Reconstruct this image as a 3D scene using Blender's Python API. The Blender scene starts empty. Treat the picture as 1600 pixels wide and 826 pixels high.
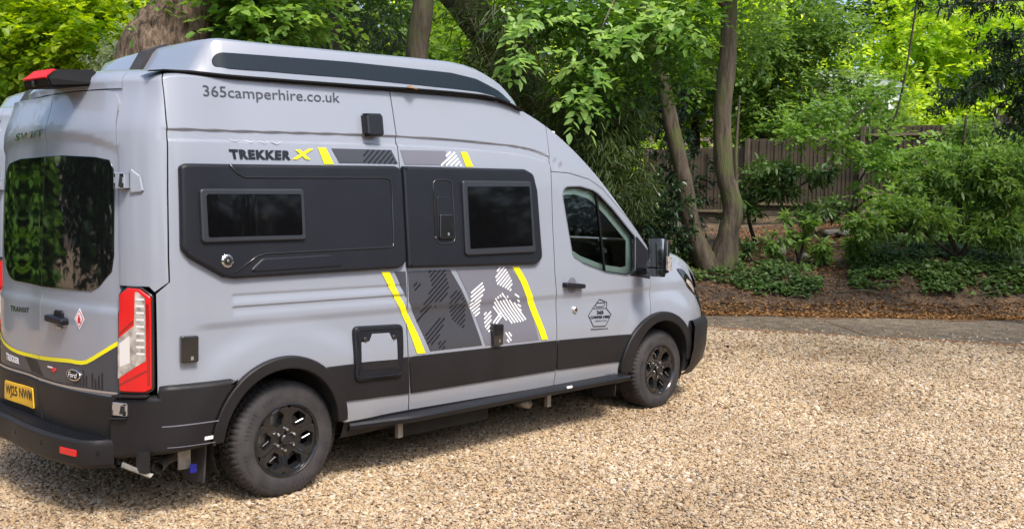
import bpy, bmesh, math, random
import numpy as np
from mathutils import Vector, Matrix, noise
random.seed(7); RNG = np.random.default_rng(7)
PI = math.pi; R = math.radians
sc = bpy.context.scene

# ---------------------------------------------------------------- camera, sky, sun, exposure
CAM = (-3.00995, -5.78944, 1.74285); YAW, PITCH, ROLL = .7737547, -.0611803, .0161823
def cam_axes():
    f = Vector((math.cos(YAW)*math.cos(PITCH), math.sin(YAW)*math.cos(PITCH), math.sin(PITCH)))
    r = Vector((math.sin(YAW), -math.cos(YAW), 0)); u = r.cross(f)
    return r*math.cos(ROLL)+u*math.sin(ROLL), -r*math.sin(ROLL)+u*math.cos(ROLL), f
_r, _u, _f = cam_axes()
cd = bpy.data.cameras.new('camera'); cam = bpy.data.objects.new('camera', cd); sc.collection.objects.link(cam)
cd.sensor_width = 36; cd.lens = 1484.83*36/1600; cd.clip_start = .05; cd.clip_end = 600
cam.matrix_world = Matrix(((_r.x, _u.x, -_f.x, CAM[0]), (_r.y, _u.y, -_f.y, CAM[1]), (_r.z, _u.z, -_f.z, CAM[2]), (0, 0, 0, 1)))
sc.camera = cam
SUN_EL, SUN_AZ = R(55), R(-103)          # direction towards the sun: elevation, angle from +x
world = bpy.data.worlds.new('World'); sc.world = world; world.use_nodes = True
wn = world.node_tree; bg = wn.nodes['Background']
sky = wn.nodes.new('ShaderNodeTexSky'); sky.sky_type = 'NISHITA'; sky.sun_disc = False
sky.sun_elevation = SUN_EL; sky.sun_rotation = R(90)-SUN_AZ
sky.air_density = 1.0; sky.dust_density = 3.0; sky.ozone_density = 1.0
wn.links.new(sky.outputs[0], bg.inputs[0]); bg.inputs[1].default_value = .15
sl = bpy.data.lights.new('sun', 'SUN'); sl.energy = 2.5; sl.angle = R(14); sl.color = (1, .95, .87)
so = bpy.data.objects.new('sun', sl); sc.collection.objects.link(so)
sd = Vector((math.cos(SUN_EL)*math.cos(SUN_AZ), math.cos(SUN_EL)*math.sin(SUN_AZ), math.sin(SUN_EL)))
so.rotation_euler = sd.to_track_quat('Z', 'Y').to_euler(); so.location = sd*30
sc.view_settings.view_transform = 'Standard'; sc.view_settings.look = 'None'
sc.view_settings.exposure = .86; sc.view_settings.gamma = 1; sc.view_settings.use_curve_mapping = False
sc.cycles.max_bounces = 7; sc.cycles.transparent_max_bounces = 8

# ---------------------------------------------------------------- materials
def newmat(name):
    m = bpy.data.materials.new(name); m.use_nodes = True
    return m, m.node_tree, m.node_tree.nodes['Principled BSDF']
def mat(name, col, rough=.5, metal=0, coat=0, spec=None, bump=0, bscale=200, var=0, vscale=3, emit=None):
    m, t, b = newmat(name)
    b.inputs['Base Color'].default_value = (*col, 1); b.inputs['Roughness'].default_value = rough
    b.inputs['Metallic'].default_value = metal
    if coat: b.inputs['Coat Weight'].default_value = coat; b.inputs['Coat Roughness'].default_value = .04
    if spec is not None: b.inputs['Specular IOR Level'].default_value = spec
    tc = t.nodes.new('ShaderNodeTexCoord')
    if bump:
        n = t.nodes.new('ShaderNodeTexNoise'); n.inputs['Scale'].default_value = bscale; n.inputs['Detail'].default_value = 3
        bp = t.nodes.new('ShaderNodeBump'); bp.inputs['Strength'].default_value = bump; bp.inputs['Distance'].default_value = .002
        t.links.new(tc.outputs['Object'], n.inputs['Vector']); t.links.new(n.outputs[0], bp.inputs['Height']); t.links.new(bp.outputs[0], b.inputs['Normal'])
    if var:
        n = t.nodes.new('ShaderNodeTexNoise'); n.inputs['Scale'].default_value = vscale; n.inputs['Detail'].default_value = 6
        r = t.nodes.new('ShaderNodeValToRGB')
        r.color_ramp.elements[0].color = (*[c*(1-var) for c in col], 1); r.color_ramp.elements[1].color = (*[min(1, c*(1+var)) for c in col], 1)
        r.color_ramp.elements[0].position = .3; r.color_ramp.elements[1].position = .7
        t.links.new(tc.outputs['Object'], n.inputs['Vector']); t.links.new(n.outputs[0], r.inputs[0]); t.links.new(r.outputs[0], b.inputs['Base Color'])
    if emit: b.inputs['Emission Color'].default_value = (*emit, 1); b.inputs['Emission Strength'].default_value = 1
    return m
def glass_mat(name, tint, trans=.7, rough=.02):
    m = bpy.data.materials.new(name); m.use_nodes = True; t = m.node_tree
    for n in list(t.nodes): t.nodes.remove(n)
    o = t.nodes.new('ShaderNodeOutputMaterial'); mx = t.nodes.new('ShaderNodeMixShader'); fr = t.nodes.new('ShaderNodeFresnel')
    tr = t.nodes.new('ShaderNodeBsdfTransparent'); gl = t.nodes.new('ShaderNodeBsdfGlossy')
    tr.inputs[0].default_value = (*tint, 1); gl.inputs['Roughness'].default_value = rough; fr.inputs['IOR'].default_value = 1.55
    t.links.new(fr.outputs[0], mx.inputs[0]); t.links.new(tr.outputs[0], mx.inputs[1]); t.links.new(gl.outputs[0], mx.inputs[2]); t.links.new(mx.outputs[0], o.inputs[0])
    return m
def paint_mat():
    m, t, b = newmat('grey_paint')
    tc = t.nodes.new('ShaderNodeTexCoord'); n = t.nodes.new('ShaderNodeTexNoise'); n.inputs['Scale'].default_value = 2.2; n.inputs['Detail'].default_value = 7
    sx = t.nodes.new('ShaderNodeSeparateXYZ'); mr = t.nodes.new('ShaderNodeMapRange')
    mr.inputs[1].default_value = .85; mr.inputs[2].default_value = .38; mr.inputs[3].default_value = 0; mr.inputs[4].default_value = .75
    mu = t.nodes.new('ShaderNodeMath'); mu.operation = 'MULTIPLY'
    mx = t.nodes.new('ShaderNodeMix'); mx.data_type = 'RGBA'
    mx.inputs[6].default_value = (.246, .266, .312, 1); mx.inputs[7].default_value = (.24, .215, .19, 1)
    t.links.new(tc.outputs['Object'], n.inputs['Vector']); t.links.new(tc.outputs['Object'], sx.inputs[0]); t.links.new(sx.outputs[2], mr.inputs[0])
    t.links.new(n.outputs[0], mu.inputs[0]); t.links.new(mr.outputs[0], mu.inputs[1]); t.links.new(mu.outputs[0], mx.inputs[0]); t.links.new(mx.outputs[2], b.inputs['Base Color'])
    b.inputs['Roughness'].default_value = .32; b.inputs['Coat Weight'].default_value = .8; b.inputs['Coat Roughness'].default_value = .05
    return m
M = dict(
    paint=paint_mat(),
    plastic=mat('black_plastic', (.0085, .0095, .0135), .44, spec=.34, bump=.2, bscale=900, var=.12, vscale=5),
    cladding=mat('satin_black_cladding', (.0135, .0125, .0135), .48, spec=.3, var=.2, vscale=3),
    rubber=mat('rubber', (.034, .031, .032), .75, bump=.3, bscale=150, var=.35, vscale=9),
    gloss=mat('gloss_black', (.012, .012, .013), .12, coat=.6),
    glassblk=mat('privacy_glass', (.006, .007, .007), .03, coat=1.0),
    acrylic=mat('dark_acrylic', (.003, .003, .0035), .05, spec=.25),
    rim=mat('gloss_black_alloy', (.011, .011, .012), .16, coat=.5),
    chrome=mat('chrome', (.75, .76, .78), .15, metal=1),
    steel=mat('steel', (.30, .28, .25), .5, metal=.6, var=.3, vscale=20),
    yellow=mat('yellow_vinyl', (.80, .72, .01), .35),
    greydark=mat('charcoal_vinyl', (.048, .050, .060), .35),
    greymid=mat('mid_grey_vinyl', (.145, .145, .175), .35),
    greylight=mat('light_grey_vinyl', (.42, .42, .45), .35),
    inkdark=mat('dark_ink', (.006, .007, .012), .4),
    white=mat('white_vinyl', (.8, .8, .82), .4),
    red=mat('red_lens', (.62, .008, .010), .22, coat=.3),
    redsoft=mat('red_print', (.6, .02, .03), .4),
    clear=mat('clear_lens', (.34, .31, .28), .12, coat=1, var=.5, vscale=28),
    brightclear=mat('bright_reflector', (.66, .64, .62), .15, coat=1),
    darkred=mat('dark_red_lens', (.30, .004, .006), .15, coat=1),
    plate=mat('plate_yellow', (.78, .44, .02), .35),
    seal=mat('seal_rubber', (.006, .006, .0065), .6, spec=.15),
    podred=mat('brake_lens', (.70, .012, .012), .5, spec=.2),
    seat=mat('seat_fabric', (.06, .06, .065), .8),
    dash=mat('dash_plastic', (.07, .072, .075), .6),
    greytrim=mat('grey_trim', (.72, .76, .72), .6),
    underside=mat('underside', (.012, .012, .012), .8, var=.4, vscale=8),
    liner=mat('wheel_liner', (.022, .02, .018), .85, bump=.5, bscale=60, var=.4, vscale=6),
    stripegloss=mat('smoked_trim', (.008, .013, .018), .25, spec=.45),
    cabglass=glass_mat('cab_glass', (.80, .93, .87)),
    silver=mat('silver_trim', (.5, .5, .52), .3, metal=.8),
    frame=mat('window_frame_plastic', (.022, .024, .030), .38, spec=.5, bump=.2, bscale=900),
    mirror=mat('mirror_glass', (.60, .60, .60), .03, metal=1),
    blue=mat('blue_tag', (.01, .015, .22), .4),
    orange=mat('orange_lens', (.8, .25, .06), .3),
)

# ---------------------------------------------------------------- object helpers
COL = sc.collection
def props(o, label=None, cat=None, group=None, kind=None):
    if label: o['label'] = label
    if cat: o['category'] = cat
    if group: o['group'] = group
    if kind: o['kind'] = kind
    return o
def empty(name, loc=(0, 0, 0), rz=0):
    o = bpy.data.objects.new(name, None); COL.objects.link(o); o.location = loc; o.rotation_euler.z = rz; o.empty_display_size = .2
    return o
def link(name, me, mt, parent=None):
    if mt is not None and not me.materials: me.materials.append(mt)
    o = bpy.data.objects.new(name, me); COL.objects.link(o)
    if parent is not None: o.parent = parent
    return o
def mesh(name, V, Fc, mt, parent=None, smooth=False, normals=None):
    me = bpy.data.meshes.new(name); me.from_pydata([tuple(v) for v in V], [], Fc); me.update()
    if smooth or normals is not None: me.polygons.foreach_set('use_smooth', [True]*len(me.polygons))
    if normals is not None: me.normals_split_custom_set_from_vertices([tuple(n) for n in normals])
    return link(name, me, mt, parent)
class MB:
    """collects geometry of ONE part"""
    def __init__(s): s.v = []; s.f = []; s.n = []
    def add(s, V, Fc, N=None):
        k = len(s.v); s.v += [tuple(v) for v in V]; s.f += [tuple(i+k for i in f) for f in Fc]
        s.n += [tuple(n) for n in N] if N is not None else [None]*len(V)
    def sheet(s, *a, mirror=False, **k):
        V, Fc, N = sheet(*a, **k); s.add(V, Fc, N)
        if mirror: s.add([(x, -y, z) for x, y, z in V], [tuple(reversed(f)) for f in Fc], [(x, -y, z) for x, y, z in N])
        return s
    def box(s, lo, hi, bev=0):
        bm = bmesh.new(); bmesh.ops.create_cube(bm, size=1)
        for v in bm.verts: v.co = Vector([lo[i]+(v.co[i]+.5)*(hi[i]-lo[i]) for i in range(3)])
        if bev: bmesh.ops.bevel(bm, geom=bm.edges[:], offset=bev, segments=2, affect='EDGES', profile=.6)
        s.bm(bm); return s
    def bm(s, bm):
        bm.verts.ensure_lookup_table(); bm.verts.index_update()
        s.add([v.co[:] for v in bm.verts], [tuple(v.index for v in f.verts) for f in bm.faces]); bm.free()
    def tube(s, pts, rad, n=8, cap=True):
        P = [Vector(p) for p in pts]; rr = rad if isinstance(rad, (list, tuple)) else [rad]*len(P)
        V = []; Fc = []; up = Vector((0, 0, 1)); prev = None
        for i, p in enumerate(P):
            d = (P[min(i+1, len(P)-1)]-P[max(i-1, 0)]).normalized()
            if prev is None: a = d.cross(up if abs(d.z) < .9 else Vector((1, 0, 0))).normalized()
            else: a = (prev-d*prev.dot(d)).normalized()
            prev = a; b = d.cross(a)
            for k in range(n): t = 2*PI*k/n; V.append(p+(a*math.cos(t)+b*math.sin(t))*rr[i])
        for i in range(len(P)-1):
            for k in range(n): k2 = (k+1) % n; Fc.append((i*n+k, i*n+k2, (i+1)*n+k2, (i+1)*n+k))
        if cap: Fc.append(tuple(reversed(range(n)))); Fc.append(tuple(range((len(P)-1)*n, len(P)*n)))
        s.add(V, Fc); return s
    def build(s, name, mt, parent=None, smooth=False):
        N = s.n if s.n and all(n is not None for n in s.n) else None
        return mesh(name, s.v, s.f, mt, parent, smooth, N)
def _pair(s, name, mt, parent=None, smooth=False):
    a = s.build(name, mt, parent, smooth); m = MB(); m.v = [(x, -y, z) for x, y, z in s.v]; m.f = [tuple(reversed(f)) for f in s.f]; m.n = [(n[0], -n[1], n[2]) if n is not None else None for n in s.n]
    return a, m.build(name, mt, parent, smooth)
MB.pair = _pair
def pathpts(P, n=6):
    """Catmull-Rom through points"""
    P = [Vector(p) for p in P]; Q = [P[0]*2-P[1]]+P+[P[-1]*2-P[-2]]; out = []
    for i in range(1, len(Q)-2):
        for k in range(n):
            t = k/n; out.append(.5*((2*Q[i])+(-Q[i-1]+Q[i+1])*t+(2*Q[i-1]-5*Q[i]+4*Q[i+1]-Q[i+2])*t*t+(-Q[i-1]+3*Q[i]-3*Q[i+1]+Q[i+2])*t**3))
    out.append(P[-1]); return out
def shade_by_angle(o, ang=35):
    me = o.data; me.polygons.foreach_set('use_smooth', [True]*len(me.polygons)); me.set_sharp_from_angle(angle=R(ang)); return o

# ---------------------------------------------------------------- 2D polygon helpers (coordinates along the body and height)
def area2(P): return sum(P[i][0]*P[(i+1) % len(P)][1]-P[(i+1) % len(P)][0]*P[i][1] for i in range(len(P)))/2
def ccw(P): return list(P) if area2(P) > 0 else list(reversed(P))
def rnd(P, r, n=5):
    """fillet the corners of a polygon"""
    P = ccw(P); out = []; m = len(P)
    for i in range(m):
        a, b, c = Vector(P[i-1]), Vector(P[i]), Vector(P[(i+1) % m]); rr = r[i] if isinstance(r, (list, tuple)) else r
        u = (a-b); v = (c-b); lu, lv = u.length, v.length; u /= lu; v /= lv
        ang = math.acos(max(-1, min(1, u.dot(v)))); d = rr/math.tan(ang/2) if ang > .05 else 0
        d = min(d, lu*.48, lv*.48)
        if d < 1e-4 or ang > 3.05: out.append(tuple(b)); continue
        for k in range(n+1):
            t = k/n; out.append(tuple((b+u*d)*(1-t)**2+b*2*t*(1-t)+(b+v*d)*t*t))
    return out
def inset(P, d):
    P = ccw(P); out = []; m = len(P)
    for i in range(m):
        a, b, c = Vector(P[i-1]), Vector(P[i]), Vector(P[(i+1) % m]); e1 = (b-a).normalized(); e2 = (c-b).normalized()
        n1 = Vector((-e1.y, e1.x)); n2 = Vector((-e2.y, e2.x)); nn = n1+n2
        k = 1+n1.dot(n2); out.append(tuple(b+nn*(d/max(k, .35))))
    return out
def pip(P, x, y):
    c = False; j = len(P)-1
    for i in range(len(P)):
        if (P[i][1] > y) != (P[j][1] > y) and x < (P[j][0]-P[i][0])*(y-P[i][1])/(P[j][1]-P[i][1])+P[i][0]: c = not c
        j = i
    return c
def clip_cell(P, x0, y0, x1, y1):
    for ax, lim, sg in ((0, x0, 1), (0, x1, -1), (1, y0, 1), (1, y1, -1)):
        if not P: return P
        out = []; m = len(P)
        for i in range(m):
            a, b = P[i-1], P[i]; da, db = (a[ax]-lim)*sg, (b[ax]-lim)*sg
            if (da >= 0) != (db >= 0): t = da/(da-db); q = [a[0]+(b[0]-a[0])*t, a[1]+(b[1]-a[1])*t]; q[ax] = lim; out.append(tuple(q))
            if db >= 0: out.append(b)
        P = out
    return P
def resample(P, step):
    out = []
    for i in range(len(P)):
        a, b = P[i], P[(i+1) % len(P)]; L = math.hypot(b[0]-a[0], b[1]-a[1]); n = max(1, int(math.ceil(L/step)))
        for k in range(n): out.append((a[0]+(b[0]-a[0])*k/n, a[1]+(b[1]-a[1])*k/n))
    return out
def grid_poly(P, stx, sty):
    """cut a polygon into grid cells; returns list of 2D faces"""
    xs = [p[0] for p in P]; ys = [p[1] for p in P]
    i0, i1 = math.floor(min(xs)/stx), math.ceil(max(xs)/stx); j0, j1 = math.floor(min(ys)/sty), math.ceil(max(ys)/sty)
    nx, ny = i1-i0, j1-j0; touched = np.zeros((nx, ny), bool)
    for k in range(len(P)):
        a, b = P[k-1], P[k]; L = max(abs(b[0]-a[0])/stx, abs(b[1]-a[1])/sty); n = int(L*6)+2
        for t in range(n+1):
            x = (a[0]+(b[0]-a[0])*t/n)/stx-i0; y = (a[1]+(b[1]-a[1])*t/n)/sty-j0
            for ex in (-1e-4, 1e-4):
                for ey in (-1e-4, 1e-4):
                    ix, iy = int(math.floor(x+ex)), int(math.floor(y+ey))
                    if 0 <= ix < nx and 0 <= iy < ny: touched[ix, iy] = True
    faces = []
    for i in range(nx):
        x0, x1 = (i0+i)*stx, (i0+i+1)*stx; last = None
        for j in range(ny):
            y0, y1 = (j0+j)*sty, (j0+j+1)*sty
            if touched[i, j]:
                q = clip_cell(P, x0, y0, x1, y1); last = None
                if len(q) > 2 and abs(area2(q)) > 1e-9: faces.append(q)
            else:
                if last is None: last = pip(P, (x0+x1)/2, (y0+y1)/2)
                if last: faces.append([(x0, y0), (x1, y0), (x1, y1), (x0, y1)])
    return faces

# ---------------------------------------------------------------- the shape of the van body
def interp(t, x):
    if x <= t[0][0]: return t[0][1]
    for i in range(1, len(t)):
        if x <= t[i][0]:
            a, b = t[i-1], t[i]
            u = (x-a[0])/(b[0]-a[0])
            m0 = (b[1]-t[i-2][1])/(b[0]-t[i-2][0]) if i > 1 else (b[1]-a[1])/(b[0]-a[0])
            m1 = (t[i+1][1]-a[1])/(t[i+1][0]-a[0]) if i+1 < len(t) else (b[1]-a[1])/(b[0]-a[0])
            h = b[0]-a[0]; u2 = u*u; u3 = u2*u
            return (2*u3-3*u2+1)*a[1]+(u3-2*u2+u)*h*m0+(-2*u3+3*u2)*b[1]+(u3-u2)*h*m1
    return t[-1][1]
def sstep(a, b, x):
    t = min(1.0, max(0.0, (x-a)/(b-a))); return t*t*(3-2*t)
# side half width by height
WT = [(.15, .97), (.35, 1.0), (.5, 1.02), (.75, 1.03), (1.0, 1.025), (1.25, 1.012), (1.6, .975), (2.0, .93), (2.15, .905), (2.45, .845), (2.8, .76)]
WR = [(.15, .97), (.35, 1.0), (.5, 1.02), (.75, 1.03), (1.25, 1.02), (1.6, 1.0), (2.0, .965), (2.15, .945), (2.45, .88), (2.8, .78)]
# plan outline of the body: rear centre -> corner -> side -> front corner -> front centre (x, y as a share of the half width)
REAR = [(-1.0, 0), (-.992, .2), (-.972, .4), (-.93, .6), (-.9, .7), (-.853, .8), (-.81, .88), (-.755, .945), (-.69, .985), (-.60, 1.0)]
FRONT = [(3.9, 1.0), (4.15, .985), (4.4, .93), (4.58, .84), (4.7, .7), (4.77, .5), (4.80, .25), (4.81, 0)]
def _arc(pts):
    # arclength table of a Catmull-Rom polyline
    out = []; P = [pts[0]]+list(pts)+[pts[-1]]
    for i in range(1, len(P)-2):
        for k in range(8):
            t = k/8; q = []
            for c in (0, 1):
                p0, p1, p2, p3 = P[i-1][c], P[i][c], P[i+1][c], P[i+2][c]
                q.append(.5*((2*p1)+(-p0+p2)*t+(2*p0-5*p1+4*p2-p3)*t*t+(-p0+3*p1-3*p2+p3)*t*t*t))
            out.append(tuple(q))
    out.append(pts[-1]); s = [0.0]
    for a, b in zip(out, out[1:]): s.append(s[-1]+((a[0]-b[0])**2+(a[1]-b[1])**2)**.5)
    return s, out
_rs, _rp = _arc(REAR); _fs, _fp = _arc(FRONT)
S0 = -.60-_rs[-1]; S1 = 3.9+_fs[-1]          # s at rear centre and at front centre
def _look(ss, pp, s):
    lo, hi = 0, len(ss)-1
    if s <= 0: return pp[0]
    if s >= ss[-1]: return pp[-1]
    while hi-lo > 1:
        m = (lo+hi)//2
        if ss[m] <= s: lo = m
        else: hi = m
    t = (s-ss[lo])/(ss[hi]-ss[lo]); a, b = pp[lo], pp[hi]
    return (a[0]+(b[0]-a[0])*t, a[1]+(b[1]-a[1])*t)
def plan(s):
    if s < -.60: return _look(_rs, _rp, s-S0)
    if s > 3.9: return _look(_fs, _fp, s-3.9)
    return (s, 1.0)
ZE = [(-2, 2.37), (-1.0, 2.37), (-.75, 2.375), (-.6, 2.40), (-.3, 2.42), (.3, 2.45), (1.0, 2.475), (1.7, 2.495), (1.95, 2.485), (2.15, 2.44), (2.45, 2.31), (2.7, 2.15), (3.0, 1.915), (3.54, 1.43), (3.68, 1.365), (3.8, 1.345), (3.94, 1.315), (4.12, 1.25), (4.32, 1.15), (4.5, 1.06), (4.75, .98), (5.3, .95)]
TT = [(-1.1, 2.41), (-.9, 2.455), (-.75, 2.475), (-.5, 2.50), (0, 2.52), (1, 2.545), (1.8, 2.56), (2.1, 2.52), (2.4, 2.41), (2.7, 2.24), (3.05, 1.97), (3.58, 1.50), (3.7, 1.45), (3.9, 1.42), (4.2, 1.36), (4.45, 1.26), (4.65, 1.12), (4.78, 1.0), (4.9, .95)]
def Ze(s):
    if s < S0: s = 2*S0-s
    return interp(ZE, s)
def bump(x, c, w):
    t = (x-c)/w; return (1-t*t)**2 if abs(t) < 1 else 0.0
def relief(s, z):
    if s < S0: s = 2*S0-s
    r = 0.0
    # roof groove band
    zg = interp([(-.75, 2.118), (-.17, 2.143), (.84, 2.182), (1.64, 2.189), (2.23, 2.158), (2.6, 2.03)], s)
    m = sstep(-.74, -.68, s)*(1-sstep(2.25, 2.6, s))
    if zg-.08 < z < zg+.02: r -= .013*m*(sstep(zg+.004, zg-.006, z) if z > zg-.03 else sstep(zg-.064, zg-.052, z))
    # waist crease: overhang above z 1.07, tucked in below
    m = sstep(-.62, -.45, s)*(1-sstep(4.1, 4.4, s))
    r -= .011*m*sstep(1.09, 1.035, z)*(1-sstep(1.0, .80, z))
    # two pressed ribs behind the sliding door
    if .88 > s > -.36:
        m = sstep(-.345, -.325, s)
        for zc in (1.225, 1.155):
            r -= .007*m*(sstep(zc+.007, zc-.001, z)*(sstep(zc-.06, zc-.002, z)))
    # swelling round the wheel arches
    for cx, w in ((.0, .72), (3.75, .68)):
        d = (((s-cx)/w)**2+((z-.35)/.72)**2)**.5
        r += .016*(1-sstep(.82, 1.04, d))
    # rear: shallow field round the windows
    if s < -.72:
        y = plan(s)[1]*.98
        top = 2.105-.10*(y/.8)**4
        e = min(top-z, z-1.14, .775-y)
        r -= .012*sstep(-.01, .045, e)
        # step below the belt
    return r
def body(s, v, h=0.0):
    """v <= Ze: height on the side; above: Ze + a, a in 0..1 goes over the roof edge to the middle"""
    if s < S0: q = body(2*S0-s, v, h); return (q[0]-.085*sstep(.1, .75, -q[1])*sstep(-.3, -.7, q[0]), -q[1], q[2])
    if s > S1: q = body(2*S1-s, v, h); return (q[0], -q[1], q[2])
    fx, fy = plan(s); ze = Ze(s); z = min(v, ze)
    wr = sstep(-.2, -.6, s); w = interp(WT, z)*(1-wr)+interp(WR, z)*wr
    if s > 3.3:                                   # bonnet and wings keep their width above the waist
        w = w*(1-sstep(3.3, 3.9, s))+sstep(3.3, 3.9, s)*min(1.03, interp([(.15, .95), (.4, 1.0), (.7, 1.03), (1.0, 1.0), (1.3, .93)], z))
    x = fx
    if s < -.6: x += (.018*sstep(1.3, 2.3, z)+.05*sstep(2.1, 2.36, z))*(sstep(-.6, -.85, s))*1.0
    if s > 3.9: x -= (.06*sstep(.75, 1.05, z)+.05*sstep(.35, .2, z))*sstep(3.9, 4.6, s)
    r = (relief(s, z) if v <= ze else 0)+h
    y = w*fy
    # outward normal of the plan outline
    e = 1e-3; a = plan(s-e); b = plan(s+e); tx, ty = b[0]-a[0], -(b[1]-a[1])*w; L = (tx*tx+ty*ty)**.5 or 1
    nx, ny = ty/L, -tx/L
    if s <= S0+1e-3: nx, ny = -1.0, 0.0
    if s >= S1-1e-3: nx, ny = 1.0, 0.0
    if v <= ze: return (x+nx*r, -y+ny*r, z)
    a = min(1.0, v-ze); RA = .22
    if a < RA: t = a/RA*1.5708; k = 1-.16*(1-math.cos(t)); e2 = math.sin(t)
    else: k = .84*(1-(a-RA)/(1-RA)); e2 = 1.0
    cx = min(4.0, max(-.1, x)); px = cx+(x-cx)*k; py = y*k
    zt = interp(TT, px)-.05*(k*fy)**2*(1 if s < 3.6 else .8)
    if zt < ze: zt = ze+.004
    return (px, -py, ze+(zt-ze)*e2+h)
F = {'rwin': 0}
def capmap(s, a, h=0.0): return body(s, Ze(s)+max(a, 1e-5), h)
def nrm(fn, s, v, h):
    e = 2e-3; a = Vector(fn(s-e, v, h)); b = Vector(fn(s+e, v, h)); c = Vector(fn(s, v-e, h)); d = Vector(fn(s, v+e, h))
    n = (b-a).cross(d-c)
    return n.normalized() if n.length > 1e-9 else Vector((0, 0, 1))
def sheet(P, h=0.0, bevel=0.0, depth=.02, step=.03, sty=None, fn=None, skirt=True):
    """a panel that follows the body: polygon P in (s, z), raised by h, rounded edge bevel, edge turned in by depth"""
    fn = fn or body; P = ccw(P); top = inset(P, bevel) if bevel else P; sty = sty or step
    V = []; N = []; Fc = []; key = {}
    for f in grid_poly(top, step, sty):
        ids = []
        for x, y in f:
            k = (round(x, 4), round(y, 4))
            if k not in key: key[k] = len(V); V.append(fn(x, y, h)); N.append(nrm(fn, x, y, h))
            if not ids or ids[-1] != key[k]: ids.append(key[k])
        if len(ids) > 1 and ids[0] == ids[-1]: ids.pop()
        if len(set(ids)) == len(ids) and len(ids) > 2: Fc.append(tuple(ids))
    if skirt:
        A = resample(top, step); B = []
        n = len(A); tn = []
        for i in range(n):
            a, b = A[i-1], A[(i+1) % n]; pa, pb = Vector(fn(a[0], a[1], h)), Vector(fn(b[0], b[1], h)); nn = nrm(fn, A[i][0], A[i][1], h)
            tn.append(((pb-pa).cross(nn).normalized(), nn))
        rings = []
        if bevel:
            for t in (0, .5, 1):
                w = math.sin(t*PI/2)*bevel; dz = bevel*(1-math.cos(t*PI/2))
                ring = []
                for i in range(n):
                    o, nn = tn[i]; p = Vector(fn(A[i][0], A[i][1], h-dz))+o*w
                    ring.append((p, (nn*(1-t)+o*t).normalized()))
                rings.append(ring)
            rings.append([(Vector(fn(A[i][0], A[i][1], h-max(depth, bevel)))+tn[i][0]*bevel, tn[i][0]) for i in range(n)])
        else:
            rings.append([(Vector(fn(A[i][0], A[i][1], h)), tn[i][0]) for i in range(n)])
            rings.append([(Vector(fn(A[i][0], A[i][1], h-depth)), tn[i][0]) for i in range(n)])
        k0 = len(V)
        for r in rings:
            for p, q in r: V.append(tuple(p)); N.append(q)
        for j in range(len(rings)-1):
            for i in range(n):
                i2 = (i+1) % n; Fc.append((k0+j*n+i, k0+(j+1)*n+i, k0+(j+1)*n+i2, k0+j*n+i2))
    return V, Fc, N
def loft(prof, s0, s1, step=.05, close=False):
    """sweep a profile of (z, h) points along the body from s0 to s1"""
    n = max(2, int(abs(s1-s0)/step)); V = []; Fc = []; m = len(prof)
    for i in range(n+1):
        s = s0+(s1-s0)*i/n
        for z, h in prof: V.append(body(s, z(s) if callable(z) else z, h(s) if callable(h) else h))
    for i in range(n):
        for j in range(m if close else m-1):
            j2 = (j+1) % m; Fc.append((i*m+j, (i+1)*m+j, (i+1)*m+j2, i*m+j2))
    if close: Fc.append(tuple(range(m))); Fc.append(tuple(reversed(range(n*m, n*m+m))))
    return V, Fc
def stripe(pts, w, h=.004):
    """ribbon of width w along a polyline of (s, z) points"""
    q_ = []
    for a, b in zip(pts, pts[1:]):
        n = max(1, int(math.hypot(b[0]-a[0], b[1]-a[1])/.02)); q_ += [(a[0]+(b[0]-a[0])*k/n, a[1]+(b[1]-a[1])*k/n) for k in range(n)]
    pts = q_+[pts[-1]]; out = MB(); L = []; Rr = []
    for i, p in enumerate(pts):
        a = Vector(pts[max(0, i-1)]); b = Vector(pts[min(len(pts)-1, i+1)]); d = (b-a).normalized(); n = Vector((-d.y, d.x))*w/2
        L.append(Vector(p)+n); Rr.append(Vector(p)-n)
    V = [body(q.x, q.y, h) for q in L]+[body(q.x, q.y, h) for q in Rr]; k = len(pts)
    out.add(V, [(i, i+k, i+k+1, i+1) for i in range(k-1)]); return out
def text2d(txt, bold=0.0, space=1.0, shear=0.0):
    cu = bpy.data.curves.new('t', 'FONT'); cu.body = txt; cu.size = 1; cu.offset = bold; cu.space_character = space; cu.shear = shear; cu.resolution_u = 3
    o = bpy.data.objects.new('t', cu); COL.objects.link(o); dg = bpy.context.evaluated_depsgraph_get(); me = o.evaluated_get(dg).to_mesh()
    V = [v.co[:] for v in me.vertices]; Fc = [tuple(p.vertices) for p in me.polygons]; o.evaluated_get(dg).to_mesh_clear()
    bpy.data.objects.remove(o); bpy.data.curves.remove(cu)
    xs = [v[0] for v in V]; ys = [v[1] for v in V]; x0, x1, y0, y1 = min(xs), max(xs), min(ys), max(ys)
    return [((v[0]-x0)/(x1-x0), (v[1]-y0)/(y1-y0)) for v in V], Fc
def lettering(name, txt, quad, mt, parent, bold=0.0, h=.004, space=1.0, shear=0.0, fn=None):
    """quad: bottom-left, bottom-right, top-right, top-left in (s, z)"""
    fn = fn or body; T, Fc = text2d(txt, bold, space, shear); a, b, c, d = [Vector(q) for q in quad]; V = []
    for u, v in T: q = (a*(1-u)+b*u)*(1-v)+(d*(1-u)+c*u)*v; V.append(fn(q.x, q.y, h))
    return mesh(name, V, Fc, mt, parent)
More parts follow.
